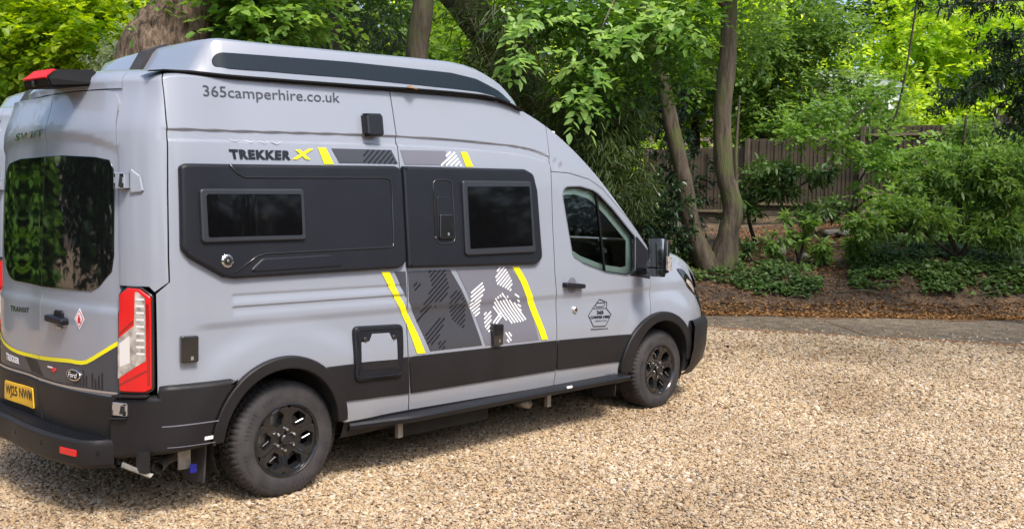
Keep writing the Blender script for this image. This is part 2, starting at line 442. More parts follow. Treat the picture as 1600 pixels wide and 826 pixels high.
def hatch_lines(blob, ang, pitch, wid, fill=1.0, seed=1):
    """slanted bars clipped to a blob outline; returns list of quads in 2D"""
    rs = random.Random(seed); c, s = math.cos(ang), math.sin(ang); Q = [(x*c+y*s, -x*s+y*c) for x, y in blob]
    y0, y1 = min(q[1] for q in Q), max(q[1] for q in Q); y = y0+pitch*.5; out = []
    while y < y1:
        xs = []
        for i in range(len(Q)):
            a, b = Q[i-1], Q[i]
            if (a[1] > y) != (b[1] > y): xs.append(a[0]+(b[0]-a[0])*(y-a[1])/(b[1]-a[1]))
        xs.sort()
        for k in range(0, len(xs)-1, 2):
            u0, u1 = xs[k], xs[k+1]
            if u1-u0 < wid: continue
            q = [(u0, y-wid/2), (u1, y-wid/2), (u1, y+wid/2), (u0, y+wid/2)]
            out.append([(x*c-yy*s, x*s+yy*c) for x, yy in q])
        y += pitch
    return out
def quads_mb(quads, h, step=.06):
    mb = MB()
    for q in quads:
        a, b, c, d = [Vector(p) for p in q]; n = max(1, int((b-a).length/step)); V = []
        for i in range(n+1): t = i/n; p = a.lerp(b, t); r = d.lerp(c, t); V += [body(p.x, p.y, h), body(r.x, r.y, h)]
        mb.add(V, [(2*i, 2*i+2, 2*i+3, 2*i+1) for i in range(n)])
    return mb
def lerp_tab(T, x): return interp(T, x)
def arc(cx, cz, rl, rr, rz, t0, t1, n=18):
    """arch outline: rl / rr are the half widths to the left and right of its middle"""
    out = []
    for i in range(n+1):
        t = R(t0+(t1-t0)*i/n); c = math.cos(t); out.append((cx+(rl if c < 0 else rr)*c, cz+rz*math.sin(t)))
    return out
def top_line(a, b, off=.10, n=24): return [(a+(b-a)*i/n, Ze(a+(b-a)*i/n)+off) for i in range(n+1)]
def shift(P, d): return [(x+d, z) for x, z in P]
def disc(mb, c, r, nrmv, d=.01, n=14, u=None):
    nrmv = Vector(nrmv).normalized(); a = nrmv.orthogonal().normalized(); b = nrmv.cross(a); c = Vector(c); V = []
    for o, q in ((0, r), (d*.6, r), (d, r*.8)):
        for k in range(n): t = 2*PI*k/n; V.append(c+nrmv*o+(a*math.cos(t)+b*math.sin(t))*q)
    Fc = [(j*n+k, j*n+(k+1) % n, (j+1)*n+(k+1) % n, (j+1)*n+k) for j in (0, 1) for k in range(n)]; Fc.append(tuple(range(2*n, 3*n))); mb.add(V, Fc)
ARR = arc(-.02, .40, .40, .375, .40, 0, 180)            # opening in the body over the rear wheel, front to back
ARF = arc(3.69, .40, .42, .41, .40, 0, 180)
SEAM_R = [(-.765, 1.254), (-.697, 1.314), (-.698, 1.452), (-.691, 1.789), (-.678, 2.127), (-.695, 2.36)]
SEAM_M = [(.933, .402), (.906, .809), (.904, 1.08), (.914, 1.307), (.901, 2.073), (.901, 2.198), (.89, 2.46)]
SEAM_D = [(2.363, .385), (2.365, .569), (2.360, .816), (2.363, 1.023), (2.345, 1.244), (2.352, 1.615), (2.372, 2.007)]
DTOP = [(3.552, 1.425), (3.27, 1.665), (2.976, 1.892), (2.815, 1.963), (2.573, 2.003), (2.372, 2.007)]
WIN = rnd([(2.479, 1.895), (2.70, 1.905), (2.892, 1.872), (3.091, 1.733), (3.375, 1.50), (3.345, 1.215), (3.243, 1.188), (2.96, 1.225), (2.687, 1.305), (2.565, 1.365)], [.05, .05, .2, .2, .05, .05, .1, .3, .2, .08])

def around(outer, hole):
    """outer polygon with a hole, as two plain polygons; both split level with the hole's leftmost and rightmost points"""
    outer = ccw(outer); hole = ccw(hole); L = min(range(len(hole)), key=lambda i: hole[i][0]); Rr = max(range(len(hole)), key=lambda i: hole[i][0])
    def nearest(p, sg): return min((i for i in range(len(outer)) if (outer[i][0]-p[0])*sg > 0), key=lambda i: (outer[i][0]-p[0])**2*.3+(outer[i][1]-p[1])**2)
    a = nearest(hole[L], -1); b = nearest(hole[Rr], 1); n, m = len(outer), len(hole)
    def run(P_, i, j):
        o = [P_[i]]
        while i != j: i = (i+1) % len(P_); o.append(P_[i])
        return o
    low = run(outer, a, b)+list(reversed(run(hole, L, Rr)))
    up = run(outer, b, a)+list(reversed(run(hole, Rr, L)))
    return [low, up]
def camper_van():
    t = empty('camper_van')
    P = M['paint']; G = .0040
    # --- painted panels
    roofp = [(2*S0+1.0, -.03), (-.985, -.03), (-.985, .115)]+[(x, .115) for x in np.linspace(-.9, 2.4, 12)]+[(2.56, .10), (3.57, .09), (3.57, .12), (2.56, .14), (2.47, .999), (S0, .999)]
    roofn = [(S0, -.03), (-.985, -.03), (-.985, .115), (2.4, .115), (2.56, .10), (3.57, .085), (3.57, .115), (2.58, .135), (2.47, .998), (S0, .998)]
    fnr = lambda s, a, h=0: body(s, Ze(s)+a, h)
    MB().sheet(roofn, fn=fnr, step=.06, sty=.04, skirt=False, mirror=True).build('roof', P, t)
    corner = [(-.983, 1.29), (-.80, 1.29), (-.772, 1.262)]+shift(SEAM_R[1:], -G)+[(-.705, Ze(-.7)+.112), (-.983, Ze(-.98)+.112)]
    MB().sheet(corner, step=.025).pair('rear_corner_panel', P, t)
    side = [(-.45, .70), (-.764, .70), (-.764, 1.251)]+shift(SEAM_R[1:], G)+top_line(-.69, .888, .112)+list(reversed(shift(SEAM_M, -G)))+[(.41, .40)]+ARR[1:-1]+[(-.45, .40)]
    sp = MB().sheet(side, step=.025, sty=.008).build('side_panel', P, t)
    door = shift(SEAM_M, G)+top_line(.897, 2.36, .112)+[(2.372, 2.30)]+list(reversed(shift(SEAM_D, -G)))
    sl_ = MB().sheet(door, step=.03, sty=.008).build('sliding_door', P, t)
    fd = [(2.363+G, .388), (3.27, .388)]+[p for p in reversed(arc(3.69, .40, .42, .41, .40, 120, 180, 8))]+[(3.537, .80), (3.537, .86), (3.581, 1.14), (3.575, 1.395)]+DTOP[:-1]+list(reversed(shift(SEAM_D, G)))
    fd = ccw(fd)
    # window opening joined by a slit
    w = list(reversed(ccw(WIN))); ji = min(range(len(w)), key=lambda i: w[i][0]); w = w[ji:]+w[:ji]
    fr = MB()
    for q in around(fd, w): fr.sheet(q, step=.03, sty=.01, skirt=False)
    fdo = fr.build('front_door', P, t)
    sk = MB()
    for ring, dp in ((fd, .02), (list(w), .035)):
        A = resample(ring, .03); n = len(A); V = [body(x, z, 0) for x, z in A]+[body(x, z, -dp) for x, z in A]
        sk.add(V, [(i, i+n, (i+1) % n+n, (i+1) % n) for i in range(n)])
    sk.build('door_edge', P, fdo)
    pil = [(2.372+G, 2.012)]+[(x, z+.006) for x, z in reversed(DTOP[:-1])]+[(3.57, Ze(3.57)+.09)]+list(reversed(top_line(2.376, 3.56, .10, 16)))
    MB().sheet(pil, step=.03).pair('windscreen_pillar', P, t)
    wing = [(3.545, .86), (3.55, .80)]+list(reversed(arc(3.69, .40, .42, .41, .40, 20, 110, 10)))+[(4.12, .50), (4.16, .74), (4.54, .745), (4.56, .93), (4.40, .965)]+[(4.40, 1.0), (4.385, 1.085)]+[(x, Ze(x)+.04) for x in (4.3, 4.2, 4.1, 4.0, 3.9, 3.8, 3.7, 3.6)]+[(3.585, 1.14)]
    MB().sheet(wing, step=.03).pair('front_wing', P, t)
    bon = [(3.60, .045), (4.4, .045), (4.6, .0), (S1, .0), (S1, .998), (3.62, .998), (3.60, .5)]
    MB().sheet(bon, fn=fnr, step=.06, sty=.04, mirror=True, depth=.01).build('bonnet', P, t)
    MB().sheet([(2.475, .99), (2.59, .145), (3.57, .12), (3.585, .5), (3.60, .99)], fn=fnr, h=.004, step=.05, mirror=True, skirt=False).build('windscreen', M['cabglass'], t)
    fascia = [(4.40, .95), (4.57, .75), (S1, .75), (S1, .955), (4.7, .955)]
    g = MB().sheet(fascia, h=.006, step=.04, mirror=True).build('grille', M['plastic'], t)
    hl = rnd([(4.017, 1.225), (4.163, 1.205), (4.363, 1.085), (4.46, .97), (4.386, .955), (4.234, 1.035)], .02)
    for mir in (0, 1):
        mb = MB(); V, Fc, N = sheet(hl, h=.008, bevel=.006, step=.02)
        if mir: V, Fc, N = [(x, -y, z) for x, y, z in V], [tuple(reversed(f)) for f in Fc], [(x, -y, z) for x, y, z in N]
        mb.add(V, Fc, N); h_ = mb.build('headlight', M['glassblk'], t)
        if not mir:
            MB().sheet([(4.20, 1.12), (4.30, 1.085), (4.37, 1.02), (4.36, .985), (4.27, 1.045), (4.18, 1.09)], h=.010, skirt=False, step=.02).build('lens', M['clear'], h_)
    V, Fc = loft([(.745, 0), (.755, .012), (.75, .04), (.70, .06), (.50, .065), (.36, .05), (.26, .01), (.24, -.06)], 4.13, S1, .05)
    mb = MB(); mb.add(V, [tuple(reversed(f)) for f in Fc]); mb.add([(x, -y, z) for x, y, z in V], Fc); mb.sheet([(4.06, .30), (4.16, .30), (4.16, .745), (4.12, .74)], h=.02, step=.03)
    shade_by_angle(mb.build('front_bumper', M['cladding'], t), 40)
    # --- left flank: the same body, seen only from the other side
    left = [(-.98, .40), (3.27, .40)]+list(reversed(arc(3.69, .40, .42, .41, .40, 120, 180, 8)))+[(3.537, .80), (3.575, 1.395)]+DTOP[:-1]+[(2.37, 2.01)]+list(reversed(top_line(-.70, 2.36, .112)))+[(-.70, 1.3)]
    left = [(-.764, .70), (-.45, .70), (-.45, .40)]+list(reversed(ARR[1:-1]))+[(.41, .40), (3.27, .40)]+left[2:-1]+[(-.70, 1.31), (-.764, 1.251)]
    left = list(dict.fromkeys(left)); left = ccw(left)
    mb = MB()
    for q in around(left, w):
        V, Fc, N = sheet(q, step=.05, skirt=False); mb.add([(x, -y, z) for x, y, z in V], [tuple(reversed(f)) for f in Fc], [(x, -y, z) for x, y, z in N])
    mb.build('left_side_panel', P, t)
    # --- cab windows
    for sg in (0, 1):
        V, Fc, N = sheet(inset(WIN, -.004), h=-.022, step=.06, skirt=False)
        if sg: V, Fc, N = [(x, -y, z) for x, y, z in V], [tuple(reversed(f)) for f in Fc], [(x, -y, z) for x, y, z in N]
        mb = MB(); mb.add(V, Fc, N); gw = mb.build('cab_window', M['cabglass'], t)
        ring = ccw(WIN); inn = inset(ring, .012); mbr = MB()
        n = len(ring); V = [body(x, z, .003) for x, z in inset(ring, -.006)]+[body(x, z, -.018) for x, z in inn]; f_ = [(i, (i+1) % n, (i+1) % n+n, i+n) for i in range(n)]
        inn2 = inset(ring, .062); V2 = [body(x, z, -.055) for x, z in inset(ring, -.02)]+[body(x, z, -.055) for x, z in inn2]
        if sg: V = [(x, -y, z) for x, y, z in V]; V2 = [(x, -y, z) for x, y, z in V2]
        mbr.add(V, f_); mbr.build('window_seal', M['seal'], gw)
        if not sg:
            m3 = MB(); m3.add(V2, f_); m3.build('inner_frame', M['greytrim'], gw)
            MB().sheet([(2.52, 1.20), (3.36, 1.15), (3.37, 1.27), (3.22, 1.25), (2.95, 1.29), (2.70, 1.36), (2.53, 1.42)], h=-.065, skirt=False, step=.05).build('door_card', M['greytrim'], gw)
            qs = [body(2.905, 1.87, -.012), body(2.922, 1.865, -.012), body(2.973, 1.235, -.012), body(2.956, 1.235, -.012)]
            m4 = MB(); m4.add(qs+[(x, y+.02, z) for x, y, z in qs], [(0, 3, 2, 1), (0, 1, 5, 4), (2, 3, 7, 6), (1, 2, 6, 5), (3, 0, 4, 7)]); m4.build('divider_bar', M['seal'], gw)
            MB().sheet(rnd([(3.385, 1.515), (3.57, 1.385), (3.575, 1.15), (3.25, 1.19), (3.35, 1.23)], .012), h=.006, bevel=.004, step=.04).build('mirror_sail', M['plastic'], gw)
    # --- rear doors
    ctr = [(-1.70, 2.334), (-1.685, 2.22), (-1.709, 1.782), (-1.773, .815), (-1.779, .69), (-1.72, .50), (-1.694, .44)]
    rd = ctr[::-1]; E0 = -.986
    rdoor = [(x+.003, z) for x, z in ctr[::-1]]+[(-1.3, 2.334), (-1.10, 2.332), (-1.03, 2.318), (-1.0, 2.27), (E0, 2.1), (E0, .45)]
    EL = 2*S0-E0
    ldoor = [(x-.003, z) for x, z in ctr]+[(EL, .45), (EL, 2.1), (EL-.014, 2.27), (EL+.05, 2.325), (EL+.12, 2.345)]
    ldoor = [(x-.003, z) for x, z in ctr]+[(EL, .45), (EL, 2.1), (EL+.014, 2.27), (EL+.045, 2.316), (EL+.12, 2.332)]
    MB().sheet([(-1.10, 2.22), (-.975, 2.22), (-.975, 2.42), (-1.10, 2.345)], h=-.010, skirt=False, step=.03).pair('door_surround', P, t)
    d1 = MB().sheet(rdoor, step=.02, sty=.02, depth=.03).build('rear_door', P, t)
    d2 = MB().sheet(ldoor, step=.025, sty=.02, depth=.03).build('rear_door', P, t)
    gl = F['rwin']
    cutR = [(-1.706, 1.985)]+[(-1.475, 1.986), (-1.158, 1.972), (-1.045, 1.955), (-1.014, 1.905), (-1.011, 1.785), (-1.018, 1.444), (-1.035, 1.359), (-1.13, 1.275), (-1.20, 1.244), (-1.747, 1.233)]
    cutL = [(-1.712, 1.985), (-1.753, 1.233), (-2.159, 1.240), (-2.25, 1.262), (-2.34, 1.345), (-2.375, 1.45), (-2.385, 1.781), (-2.37, 1.905), (-2.30, 1.955), (-2.10, 1.98)]
    for cut_, d_ in ((cutR, d1), (cutL, d2)):        # each pane is flatter than the pressed door round it
        mb = MB().sheet(cut_, h=.004, bevel=.003, depth=.012, step=.04); mean = Vector((0, 0, 0))
        for n_ in mb.n: mean += Vector(n_)
        mean.normalize(); mean = Vector((mean.x, mean.y*.45, mean.z)).normalized(); mb.n = [tuple((Vector(n_)*.35+mean*.65).normalized()) if Vector(n_).dot(mean) > .8 else n_ for n_ in mb.n]; mb.build('rear_window', M['glassblk'], d_)
    yl = [(-2.53, .96), (-2.42, .885), (-2.32, .845), (-2.1, .815), (-1.9, .815), (-1.6, .832), (-1.388, .848), (-1.30, .848), (-1.235, .858), (-1.12, .912), (-1.0, .976), (-.99, .982)]
    def ylz(s): return interp([(a, b) for a, b in yl], s)
    for d_, a, b in ((d1, -1.770, -.989), (d2, 2*S0+.99, -1.777)):
        xs = [a+(b-a)*i/16 for i in range(17)]
        MB().sheet([(x, ylz(x)-.012) for x in xs]+[(b, .70), (a, .70)], h=.0025, skirt=False, step=.05).build('decal_panel', M['greydark'], d_)
        stripe([(x, ylz(x)) for x in xs], .022, .004).build('yellow_line', M['yellow'], d_)
        lo = [(a, .445), (b, .445), (b, .685), (a, .685)]
        if d_ is d1: lo = [(-1.697, .452), (-.99, .455), (-.99, .69), (-1.775, .685), (-1.715, .50)]
        else: lo = [(a, .455), (-1.70, .452), (-1.722, .50), (-1.782, .685), (a, .69)]
        MB().sheet(lo, h=.016, bevel=.008, step=.04).build('lower_cladding', M['cladding'], d_)
        stripe([(x, .70+.012*sstep(-1.6, -1.0, x)) for x in xs], .012, .012).build('trim_strip', M['silver'], d_)
    q = []
    for x0, n_ in ((-1.19, 4), (-1.35, 5), (-2.0, 7)):
        for k in range(n_):
            hgt = .05+.05*((k*7+3) % 5)/5; x = x0+k*.027
            if x0 < -1.9: q.append([(x, .80), (x+.10, .72), (x+.115, .72), (x+.015, .80)])
            else: q.append([(x, .722), (x+.010, .722), (x+.010, .722+hgt), (x, .722+hgt)])
    quads_mb(q, .0045).build('decal_bars', M['inkdark'], d1)['kind'] = 'stuff'
    hb = MB(); hb.sheet(rnd([(-1.60, 1.052), (-1.40, 1.045), (-1.40, 1.082), (-1.60, 1.092)], .015), h=.045, bevel=.01, depth=.05, step=.03); hb.sheet(rnd([(-1.55, 1.07), (-1.45, 1.07), (-1.45, 1.12), (-1.55, 1.12)], .02), h=.012, bevel=.005, step=.03)
    hb.build('door_handle', M['plastic'], d1)
    MB().sheet(rnd([(-1.54, 1.035), (-1.455, 1.03), (-1.475, 1.012), (-1.52, 1.015)], .01), h=.01, bevel=.004, step=.03).build('number_plate_lamp', M['silver'], d1)
    dm = MB().sheet([(-1.337, 1.087), (-1.291, 1.030), (-1.244, 1.092), (-1.288, 1.150)], h=.003, skirt=False).build('warning_sticker', M['white'], d1)
    MB().sheet([(-1.328, 1.087), (-1.291, 1.041), (-1.254, 1.092), (-1.288, 1.139)], h=.004, skirt=False).build('sticker_border', M['redsoft'], dm)
    MB().sheet([(-1.322, 1.087), (-1.291, 1.049), (-1.260, 1.092), (-1.288, 1.131)], h=.005, skirt=False).build('sticker_field', M['white'], dm)
    MB().sheet([(-1.303, 1.066), (-1.277, 1.066), (-1.277, 1.098), (-1.284, 1.098), (-1.284, 1.112), (-1.296, 1.112), (-1.296, 1.098), (-1.303, 1.098)], h=.006, skirt=False).build('bottle_symbol', M['redsoft'], dm)
    # oval badge
    ov = [(-1.346+.068*math.cos(k*PI/12), .775+.034*math.sin(k*PI/12)) for k in range(24)]
    ob = MB().sheet(ov, h=.012, bevel=.004, step=.02).build('oval_badge', M['chrome'], d1)
    MB().sheet([(-1.346+(x+1.346)*.86, .775+(z-.775)*.78) for x, z in ov], h=.0135, skirt=False, step=.02).build('badge_field', M['inkdark'], ob)
    lettering('badge_script', 'Ford', [(-1.39, .762), (-1.302, .760), (-1.302, .790), (-1.39, .792)], M['white'], ob, .01, .015, .95, .3)
    rb = MB().sheet([(-1.635, .788), (-1.555, .788), (-1.545, .774), (-1.56, .762), (-1.59, .762), (-1.59, .774), (-1.63, .776)], h=.007, step=.03).build('red_badge', M['redsoft'], d1)
    MB().sheet([(-1.645, .790), (-1.575, .792), (-1.575, .784), (-1.640, .781)], h=.009, skirt=False).build('badge_bar', M['white'], rb)
    lettering('model_lettering', 'TRANSIT', [(-2.187, 1.056), (-1.924, 1.066), (-1.924, 1.096), (-2.186, 1.090)], M['gloss'], d2, .03, .006, 1.05)
    lettering('maker_lettering', 'SWIFT', [(-2.163, 2.085), (-1.70, 2.098), (-1.70, 2.138), (-2.154, 2.128)], M['chrome'], d1 if False else d2, .03, .008, 1.1, .25)
    lettering('trekker_lettering', 'TREKKER', [(-2.275, .748), (-2.07, .742), (-2.07, .778), (-2.275, .792)], M['white'], d2, .05, .005, 1.05)
    pl = MB().sheet(rnd([(-2.262, .508), (-1.815, .512), (-1.835, .632), (-2.245, .624)], .01), h=.024, bevel=.002, depth=.006, step=.05).build('number_plate', M['plate'], d2)
    lettering('plate_characters', 'WJ25 NWM', [(-2.235, .528), (-1.832, .535), (-1.845, .615), (-2.225, .606)], M['inkdark'], pl, .02, .0255, .95)
    # --- rear bumper
    cor = [(-1.04, .345), (-.81, .388), (-.50, .415)]+list(reversed(arc(-.02, .40, .465, .44, .46, 130, 178, 8)))+[(-.31, .768), (-.765, .768), (-.765, .712), (-.985, .700), (-.99, .60), (-1.035, .56)]
    rc = MB(); rc.sheet(cor, h=.036, bevel=.028, depth=.06, step=.03)
    rc.sheet([(x, z) for x, z in [(-.90, .70), (-.90, .58), (-1.03, .56), (-1.03, .46)]], h=.02, step=.05) if False else None
    bmpr = rc.build('rear_bumper', M['cladding'], t)
    hh = lambda s: .035+.10*sstep(-.98, -1.14, s if s > S0 else 2*S0-s)
    prof = [(.47, -.01), (.462, 0), (.462, lambda s: hh(s)*.8), (.452, lambda s: hh(s)-.004), (.43, hh), (.33, lambda s: hh(s)-.006), (.305, lambda s: hh(s)-.03), (.30, -.05)]
    V, Fc = loft(prof, -.99, 2*S0+.99, .03); mb = MB(); mb.add(V, Fc)
    for mirr in (0,):
        c2, f2, n2 = sheet(cor, h=.032, bevel=.012, depth=.05, step=.05); mb.add([(x-.03, -y, z) for x, y, z in c2], [tuple(reversed(f)) for f in f2])
    st = shade_by_angle(mb.build('bumper_step', M['cladding'], bmpr), 30)
    tr = MB(); x = -1.06
    while x > 2*S0+1.06:
        a, b, c, d = body(x, .4635, hh(x)*.12), body(x, .4635, hh(x)*.78), body(x-.008, .4635, hh(x)*.78), body(x-.008, .4635, hh(x)*.12); tr.add([a, b, c, d, *[(q[0], q[1], q[2]+.005) for q in (a, b, c, d)]], [(4, 5, 6, 7), (0, 1, 5, 4), (1, 2, 6, 5), (2, 3, 7, 6), (3, 0, 4, 7)]); x -= .022
    tr.build('tread_ribs', M['plastic'], bmpr)
    hr = .139
    MB().sheet(rnd([(-1.27, .375), (-1.135, .375), (-1.135, .412), (-1.27, .412)], .006), h=hr, bevel=.003, depth=.03, step=.04).build('reflector', M['red'], bmpr)
    for s_ in (-1.055, -1.46, -1.80): mb = MB(); disc(mb, body(s_, .40, hh(s_)-.002), .014, Vector(body(s_, .4, 1))-Vector(body(s_, .4, 0)), .004); mb.build('parking_sensor', M['plastic'], bmpr)
    MB().sheet([(-1.0, .696), (-.80, .708), (-.79, .722), (-1.0, .710)], h=.052, bevel=.005, depth=.04, step=.03).build('ledge', M['cladding'], bmpr)
    MB().sheet([(-1.03, .572), (-.905, .584), (-.905, .597), (-1.03, .585)], h=.052, bevel=.005, depth=.04, step=.03).build('ledge', M['cladding'], bmpr)
    stripe([(-.735, .552), (-.60, .555), (-.455, .552)], .007, .0385).build('crease_highlight', M['greymid'], bmpr)  # paler stripe painted for the light along a moulded edge
    stripe([(-.71, .437), (-.60, .437), (-.47, .434)], .005, .0385).build('crease_highlight', M['greymid'], bmpr)  # second painted highlight line, lower on the bumper corner
    MB().sheet([(-.535, .455), (-.485, .455), (-.485, .475), (-.535, .475)], h=.0385, skirt=False).build('label', M['white'], bmpr)
    # --- tail lights
    tl = rnd([(-.915, 1.288), (-.84, 1.284), (-.778, 1.24), (-.780, .745), (-.819, .722), (-.984, .716), (-.980, 1.245)], [.03, .03, .02, .02, .02, .01, .03])
    for sg in (0, 1):
        def put(P_, nm, mt, par, **k):
            V, Fc, N = sheet(P_, **k)
            if sg: V, Fc, N = [(x-.05, -y, z) for x, y, z in V], [tuple(reversed(f)) for f in Fc], [(x, -y, z) for x, y, z in N]
            mb = MB(); mb.add(V, Fc, N); return mb.build(nm, mt, par)
        T = put(inset(tl, -.003), 'tail_light', M['gloss'], t, h=.012, bevel=.004, step=.02)
        put(inset(tl, .008), 'red_lens', M['red'], T, h=.022, bevel=.008, step=.02)
        put([(-.865, 1.261), (-.852, 1.262), (-.812, 1.231), (-.814, .90), (-.978, .795), (-.975, 1.007), (-.874, 1.083)], 'clear_lens', M['clear'], T, h=.0235, skirt=False, step=.02)
        put([(-.808, 1.20), (-.792, 1.20), (-.792, .77), (-.808, .77)], 'side_marker', M['darkred'], T, h=.0235, skirt=False, step=.03)
        put([(-.968, .768), (-.80, .858), (-.80, .845), (-.968, .755)], 'lens_rib', M['darkred'], T, h=.0235, skirt=False, step=.03)
        put([(-.972, 1.022), (-.880, 1.098), (-.880, 1.112), (-.972, 1.036)], 'lens_rib', M['darkred'], T, h=.0235, skirt=False, step=.03)
        put([(-.965, .86), (-.90, .885), (-.90, 1.03), (-.965, .985)], 'reversing_bulb', M['brightclear'], T, h=.0242, skirt=False, step=.03)
        q = [[(-.862, z), (-.818, z), (-.818, z+.012), (-.862, z+.012)] for z in np.arange(.93, 1.23, .036)]
        V = MB()
        for a in q: V.add([body(x, z, .025) for x, z in a], [(0, 1, 2, 3)])
        if sg: V.v = [(x-.05, -y, z) for x, y, z in V.v]; V.f = [tuple(reversed(f)) for f in V.f]
        props(V.build('reflector_bars', M['brightclear'], T), kind='stuff')
    # --- hinges
    for (a, b, c, d), par in ((( -.978, 1.80, -.90, 1.885), 0), ((-1.0, .60, -.905, .672), 1)):
        h_ = MB().sheet(rnd([(a, b), (c, b), (c, d), (a, d)], .006), h=.045, bevel=.005, depth=.05, step=.03).build('door_hinge', P if not par else M['silver'], t)
        MB().sheet([((a+c)/2, b+.012), (c-.012, b+.012), (c-.012, d-.015), ((a+c)/2+.01, d-.015)], h=.046, skirt=False).build('painted_hinge_shade', M['underside'], h_)  # dark sheet laid on the hinge, painted in place of shade
    MB().sheet(rnd([(-.896, 1.775), (-.815, 1.785), (-.83, 1.87), (-.896, 1.915)], .01), h=.014, bevel=.010, depth=.0, step=.02).build('hinge_fairing', P, t)
    # --- belt cladding, arches, sills
    def bz(s): return interp([(-.8, .769), (.3, .762), (.92, .757), (2.33, .735), (3.25, .702)], s)
    def sz(s): return interp([(.43, .535), (.93, .514), (2.36, .505), (3.2, .49)], s)
    ofr = arc(-.02, .40, .465, .44, .46, 0, 90, 12)
    clads = [([(.932, sz(.93)), (.911, bz(.9))]+[p for p in reversed([q for q in ofr if q[1] < .757 and q[1] > .53])], side), ]
    a1 = [p for p in arc(-.02, .40, .465, .44, .46, 0, 90, 24) if .53 < p[1] < .757]
    c1 = [(.410, sz(.43)), (.925, sz(.93)), (.905, bz(.9)), (.262, bz(.27))]+list(reversed(a1))[0:]
    MB().sheet(c1, h=.012, bevel=.005, step=.05).build('side_cladding', M['cladding'], sp)
    MB().sheet([(.936, sz(.94)), (2.36, sz(2.36)), (2.357, bz(2.36)), (.912, bz(.91))], h=.012, bevel=.005, step=.06).build('side_cladding', M['cladding'], sl_)
    a2 = [p for p in arc(3.69, .40, .56, .49, .465, 90, 180, 30) if .49 < p[1] < .705]
    MB().sheet([(2.369, sz(2.37))]+[(3.14, sz(3.2))]+list(reversed(a2))+[(3.27, bz(3.25)), (2.366, bz(2.37))], h=.012, bevel=.005, step=.06).build('side_cladding', M['cladding'], fdo)
    V, Fc, N = sheet([(.42, .51), (3.17, .49), (3.26, .70), (.26, .76), (.40, .6)], h=.012, step=.08); mb = MB(); mb.add([(x, -y, z) for x, y, z in V], [tuple(reversed(f)) for f in Fc]); mb.build('side_cladding', M['cladding'], t)
    for (cx, ol, orr, oz, il, ir, iz, t0, t1) in ((-.02, .465, .44, .46, .39, .365, .385, 2, 178), (3.69, .56, .49, .465, .41, .40, .385, 0, 181)):
        ring = arc(cx, .40, ol, orr, oz, t0, t1, 30)+list(reversed(arc(cx, .40, il, ir, iz, t0, t1, 30)))
        V, Fc, N = sheet(ring, h=.034, bevel=.012, depth=.06, step=.04)
        mb = MB(); mb.add(V, Fc, N); mb.build('wheel_arch_trim', M['cladding'], t)
        mb = MB(); mb.add([(x, -y, z) for x, y, z in V], [tuple(reversed(f)) for f in Fc], [(x, -y, z) for x, y, z in N]); mb.build('wheel_arch_trim', M['cladding'], t)
        for sg in (-1, 1):                     # liner inside the arch
            mb = MB(); A = arc(cx, .40, il+.03, ir+.03, iz+.03, -25, 205, 28); n = len(A)
            V = [(x, sg*.985, z) for x, z in A]+[(x, sg*.60, z) for x, z in A]+[(cx, sg*.60, .40)]
            Fc = [(i, i+1, i+1+n, i+n) for i in range(n-1)]+[(i+n, i+1+n, 2*n) for i in range(n-1)]; mb.add(V, Fc); mb.build('wheel_arch_liner', M['liner'], t, True)
    V, Fc = loft([(.402, -.002), (.395, .0), (.30, -.02), (.285, -.06)], .41, 3.27, .1); MB_from(V, Fc).pair('sill', M['cladding'], t)
    w_ = lambda s: .005+.10*sstep(.42, .95, s)
    V, Fc = loft([(.388, 0), (.386, w_), (.372, lambda s: w_(s)+.012), (.345, lambda s: w_(s)+.006), (.335, lambda s: w_(s)-.02), (.335, 0)], .45, 3.16, .08, True)
    stp = shade_by_angle(MB_from(V, Fc).build('side_step', M['plastic'], t), 35)
    for s_ in (.86, 2.30): a = body(s_, .345, .02); MB().box((a[0]-.02, a[1], .23), (a[0]+.02, a[1]+.03, .35)).build('bracket', M['steel'], stp)
    a = body(2.42, .383, .06); MB().box((a[0]-.03, a[1]-.055, .372), (a[0]+.03, a[1]-.045, .388)).build('label', M['white'], stp)
    # --- black moulded side windows panels
    pL = rnd([(-.630, 1.925), (-.60, 1.942), (.899, 1.990), (.893, 1.336), (-.335, 1.318), (-.402, 1.330), (-.60, 1.440), (-.640, 1.49)], [.05, .05, .008, .008, .09, .06, .09, .09])
    p1 = MB().sheet(pL, h=.036, bevel=.020, depth=.036, step=.035).build('window_panel', M['plastic'], sp)
    pR = rnd([(.908, 1.990), (2.06, 2.016), (2.145, 1.985), (2.178, 1.86), (2.188, 1.36), (2.12, 1.318), (.902, 1.334)], [.008, .08, .06, .06, .05, .05, .008])
    p2 = MB().sheet(pR, h=.036, bevel=.020, depth=.036, step=.035).build('window_panel', M['plastic'], sl_)
    for par, fr_, gl_ in ((p1, [(-.538, 1.81), (.134, 1.826), (.131, 1.526), (-.537, 1.519)], [(-.503, 1.782), (.108, 1.794), (.103, 1.556), (-.500, 1.549)]), (p2, [(1.400, 1.914), (2.087, 1.928), (2.094, 1.408), (1.393, 1.402)], [(1.44, 1.873), (2.062, 1.889), (2.060, 1.457), (1.434, 1.447)])):
        wf = MB().sheet(rnd(fr_, .025), h=.056, bevel=.012, depth=.03, step=.06).build('window_frame', M['frame'], par)
        MB().sheet(rnd(gl_, .012), h=.0585, bevel=.002, depth=.004, step=.06).build('window_pane', M['acrylic'], par)
    def ridge(pts, r, nm, par, h=.036, mt=None):
        mb = MB(); mb.tube([body(x, z, h) for x, z in pts], r, 6); return mb.build(nm, mt or M['plastic'], par, True)
